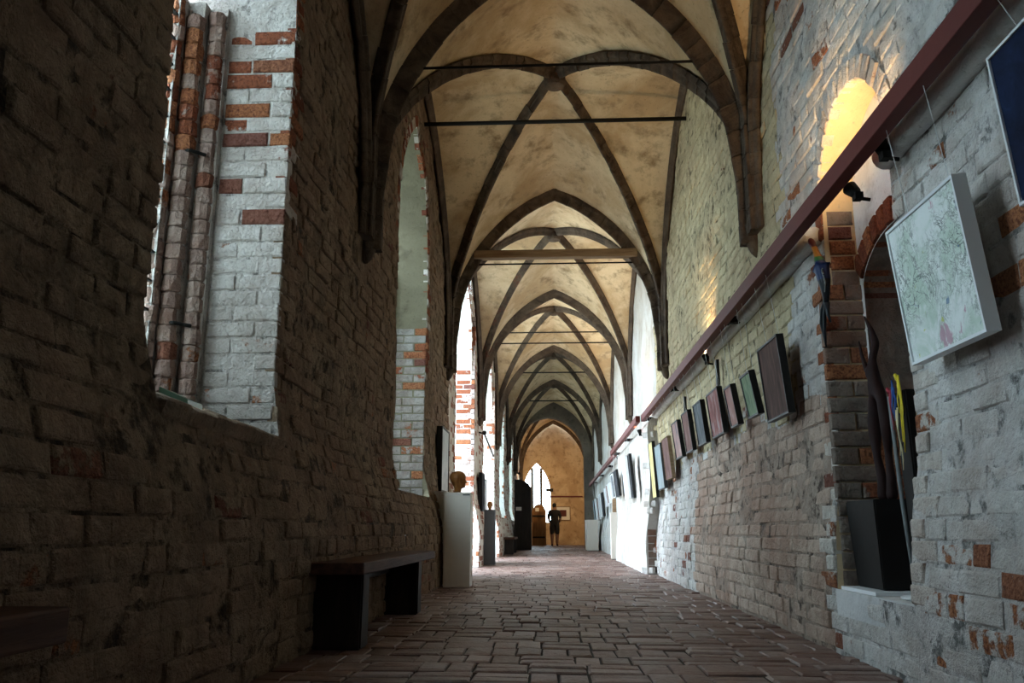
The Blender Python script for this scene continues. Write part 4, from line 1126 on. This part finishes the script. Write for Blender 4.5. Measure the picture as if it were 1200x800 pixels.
# ------------------------------------------------------------------ end room: dark cabinet, arched door, picture, lamp, person
t = empty('dark_cabinet', (-1.02, 29.4, 0)); tag(t, 'tall dark wooden cabinet with a sloping curved top before the partition arch', 'cabinet')
mb = MB(); prof_c = [(-1.30, 0), (-.74, 0), (-.74, 2.08), (-.82, 2.19), (-.95, 2.29), (-1.1, 2.34), (-1.30, 2.35)]
n = len(prof_c)
for y in (29.0, 29.9): mb.v += [(x, y, z) for x, z in prof_c]
mb.f.append(tuple(range(n))); mb.f.append(tuple(range(2 * n - 1, n - 1, -1))); mb.mi += [0, 0]
for i in range(n): j = (i + 1) % n; mb.f.append((i, i + n, j + n, j)); mb.mi.append(0)
mb.build('body', 'bench_dark', t)
for (a, b_, hx) in ((-1.27, -1.03, -1.06), (-1.01, -.77, -.98)):
    mb = MB(); mb.bbox(((a + b_) / 2, 28.99, 1.05), b_ - a, .03, 1.95, .006); d = mb.build('door', 'bench_dark', t)
    mb = MB(); mb.tube([(hx, 28.98, 1.05), (hx, 28.94, 1.05)], [.012, .02], 10); mb.build('handle', 'black_iron', d)
mb = MB(); mb.box(-1.25, -1.06, 28.965, 28.976, 1.30, 1.42); mb.build('notice', 'paper', t)
t = empty('arched_door', (-.60, 37.2, 0)); tag(t, 'brown plank door leaf with arched top standing before the end window', 'door')
do = Opening(-.90, -.30, 0, 1.45, 1.76, True)
for i in range(5):
    a, b_ = -.90 + .12 * i, min(-.302, -.90 + .12 * (i + 1) + .004); mb = MB(); y = 37.2 + .005 * (i % 2)
    q = [(a, .02), (b_, .02), (b_, do.top(min(b_, -.301))), (a, do.top(max(a, -.899)))]; k = len(mb.v)
    mb.v += [(x, y, z) for x, z in q] + [(x, y + .05, z) for x, z in q]
    for f in ((0, 1, 2, 3), (7, 6, 5, 4), (0, 4, 5, 1), (1, 5, 6, 2), (2, 6, 7, 3), (3, 7, 4, 0)): mb.f.append(f); mb.mi.append(0)
    M.setdefault('door_wood', mat_wood('brown_door_wood', (.16, .075, .025), (.26, .13, .05), .6, axis=2)); mb.build('plank', 'door_wood', t)
for z in (.35, 1.25):
    mb = MB(); mb.box(-.88, -.34, 37.18, 37.203, z - .035, z + .035); mb.build('hinge_strap', 'black_iron', t)
mb = MB(); mb.box(-.76, -.60, 37.165, 37.199, 1.45, 1.60); mb.build('notice', 'paper', t)
mb = MB(); mb.box(-.92, -.28, 37.15, 37.3, 0, .03); mb.build('threshold', 'door_wood', t)
# picture on the end wall
t = empty('framed_picture', (.475, EW - .02, 1.1)); tag(t, 'dark red print in a white mount hung on the orange end wall', 'picture')
mb = MB(); mb.box(.17, .78, EW - .03, EW + .01, 1.10, 1.69); mb.build('mount', 'paper', t)
M['dark_red'] = mat_plain('dark_red_print', (.09, .02, .015), .6, var=.5, scale=6); mb = MB(); mb.box(.33, .62, EW - .035, EW - .025, 1.26, 1.55); mb.build('print', 'dark_red', t)
mb = MB()
for q in ((.15, .18, 1.08, 1.71), (.77, .80, 1.08, 1.71), (.18, .77, 1.08, 1.11), (.18, .77, 1.68, 1.71)): mb.box(q[0], q[1], EW - .05, EW + .01, q[2], q[3])
mb.build('frame', 'beam', t)
mb = MB(); mb.bbox((.62, EW - .05, 2.15), 1.5, .06, .06, .004); tag(mb.build('picture_rail', 'rail'), 'short red rail across the orange end wall', 'rail')
mb = MB(); mb.box(-.30, .03, EW - .30, EW - .24, 2.36, 2.50); mb.box(-.14, -.12, EW - .27, EW + .02, 2.42, 2.44); tag(mb.build('hanging_sign', 'black_frame'), 'small dark sign board beside the end window', 'sign')
def end_lamp(x, y, z, aim, power, label):
    t = empty('wall_spotlight', (x, y, z)); tag(t, label, 'lamp', 'warm spotlights in the end room')
    p0 = Vector((x, y, z)); d = (Vector(aim) - p0).normalized()
    mb = MB(); mb.tube([p0, p0 + d * .03, p0 + d * .11], [.03, .045, .055], 14); mb.build('lamp_head', 'black_iron', t)
    mb = MB(); mb.tube([p0, p0 + Vector((.12 if x > 0 else -.12, 0, 0))], .012, 8); mb.build('arm', 'black_iron', t)
    l = bpy.data.lights.new('spotlight_beam', 'SPOT'); l.energy = power; l.color = WARM; l.spot_size = math.radians(130); l.spot_blend = 0.8; l.shadow_soft_size = .05
    o = bpy.data.objects.new('spotlight_beam', l); COL.objects.link(o); o.location = p0 + d * .13; o.rotation_euler = d.to_track_quat('-Z', 'Y').to_euler(); o.parent = t; o.matrix_parent_inverse = t.matrix_basis.inverted()
end_lamp(1.50, 34.6, 2.6, (.2, 38.9, 2.2), 150, 'warm spotlight on the right wall of the end room')
end_lamp(-1.45, 35.8, 3.0, (.2, 38.9, 3.0), 90, 'warm spotlight on the left wall of the end room')

# person: one continuous figure, seen from behind
px, py = .07, 36.44
V = [(0, 0, .97), (0, 0, 1.10), (0, 0, 1.27), (0, .0, 1.42), (0, .01, 1.50), (0, .02, 1.57), (0, .025, 1.66), (0, .02, 1.735),
     (-.09, 0, .90), (-.105, .01, .72), (-.105, .01, .50), (-.105, -.01, .28), (-.105, -.02, .09), (-.115, .06, .035), (-.12, .13, .025),
     (.09, 0, .90), (.105, .01, .72), (.105, .01, .50), (.105, -.01, .28), (.105, -.02, .09), (.115, .06, .035), (.12, .13, .025),
     (-.18, 0, 1.42), (-.235, -.01, 1.27), (-.25, -.02, 1.12), (-.205, .08, 1.00), (-.15, .15, .98),
     (.18, 0, 1.42), (.235, -.01, 1.27), (.25, -.02, 1.12), (.205, .08, 1.00), (.15, .15, .98)]
E = [(0, 1), (1, 2), (2, 3), (3, 4), (4, 5), (5, 6), (6, 7), (0, 8), (8, 9), (9, 10), (10, 11), (11, 12), (12, 13), (13, 14), (0, 15), (15, 16), (16, 17), (17, 18), (18, 19), (19, 20), (20, 21), (3, 22), (22, 23), (23, 24), (24, 25), (25, 26), (3, 27), (27, 28), (28, 29), (29, 30), (30, 31)]
Rr = [(.18, .13), (.175, .13), (.19, .13), (.16, .11), .062, .068, .092, .065, .125, .125, .10, .072, .050, .045, .035, .125, .125, .10, .072, .050, .045, .035, .085, .075, .056, .045, .04, .085, .075, .056, .045, .04]
me = skin([(px + x, py + y, z) for x, y, z in V], E, Rr, 2)
me.materials.clear()
for nm, col in (('skin_tone', (.22, .12, .08)), ('black_shirt', (.008, .008, .009)), ('dark_shorts', (.012, .012, .014)), ('dark_shoe', (.01, .01, .01))):
    M[nm] = mat_plain(nm, col, .8, var=.1, bumpk=0); me.materials.append(M[nm])
for p_ in me.polygons:
    z, x = p_.center.z, abs(p_.center.x - px)
    p_.material_index = 3 if z < .07 else 0 if z < .50 else 2 if (z < .93 and x < .22) else 0 if z > 1.50 or (x > .21 and z < 1.14) else 1
person = link('person', me, None, None, True)
tag(person, 'person in black shirt and dark shorts standing with hands in front, facing the end wall', 'person')
mb = MB(); bm = bmesh.new(); bmesh.ops.create_uvsphere(bm, u_segments=20, v_segments=12, radius=.098)
bmesh.ops.delete(bm, geom=[q for q in bm.verts if q.co.z < -.03 and q.co.y > .02], context='VERTS')
for q in bm.verts: q.co = Vector((px + q.co.x * .92, py + .018 + q.co.y * 1.02, 1.685 + q.co.z * 1.05))
mb.add_bm(bm); mb.build('hair', 'dark_shoe', person, True)
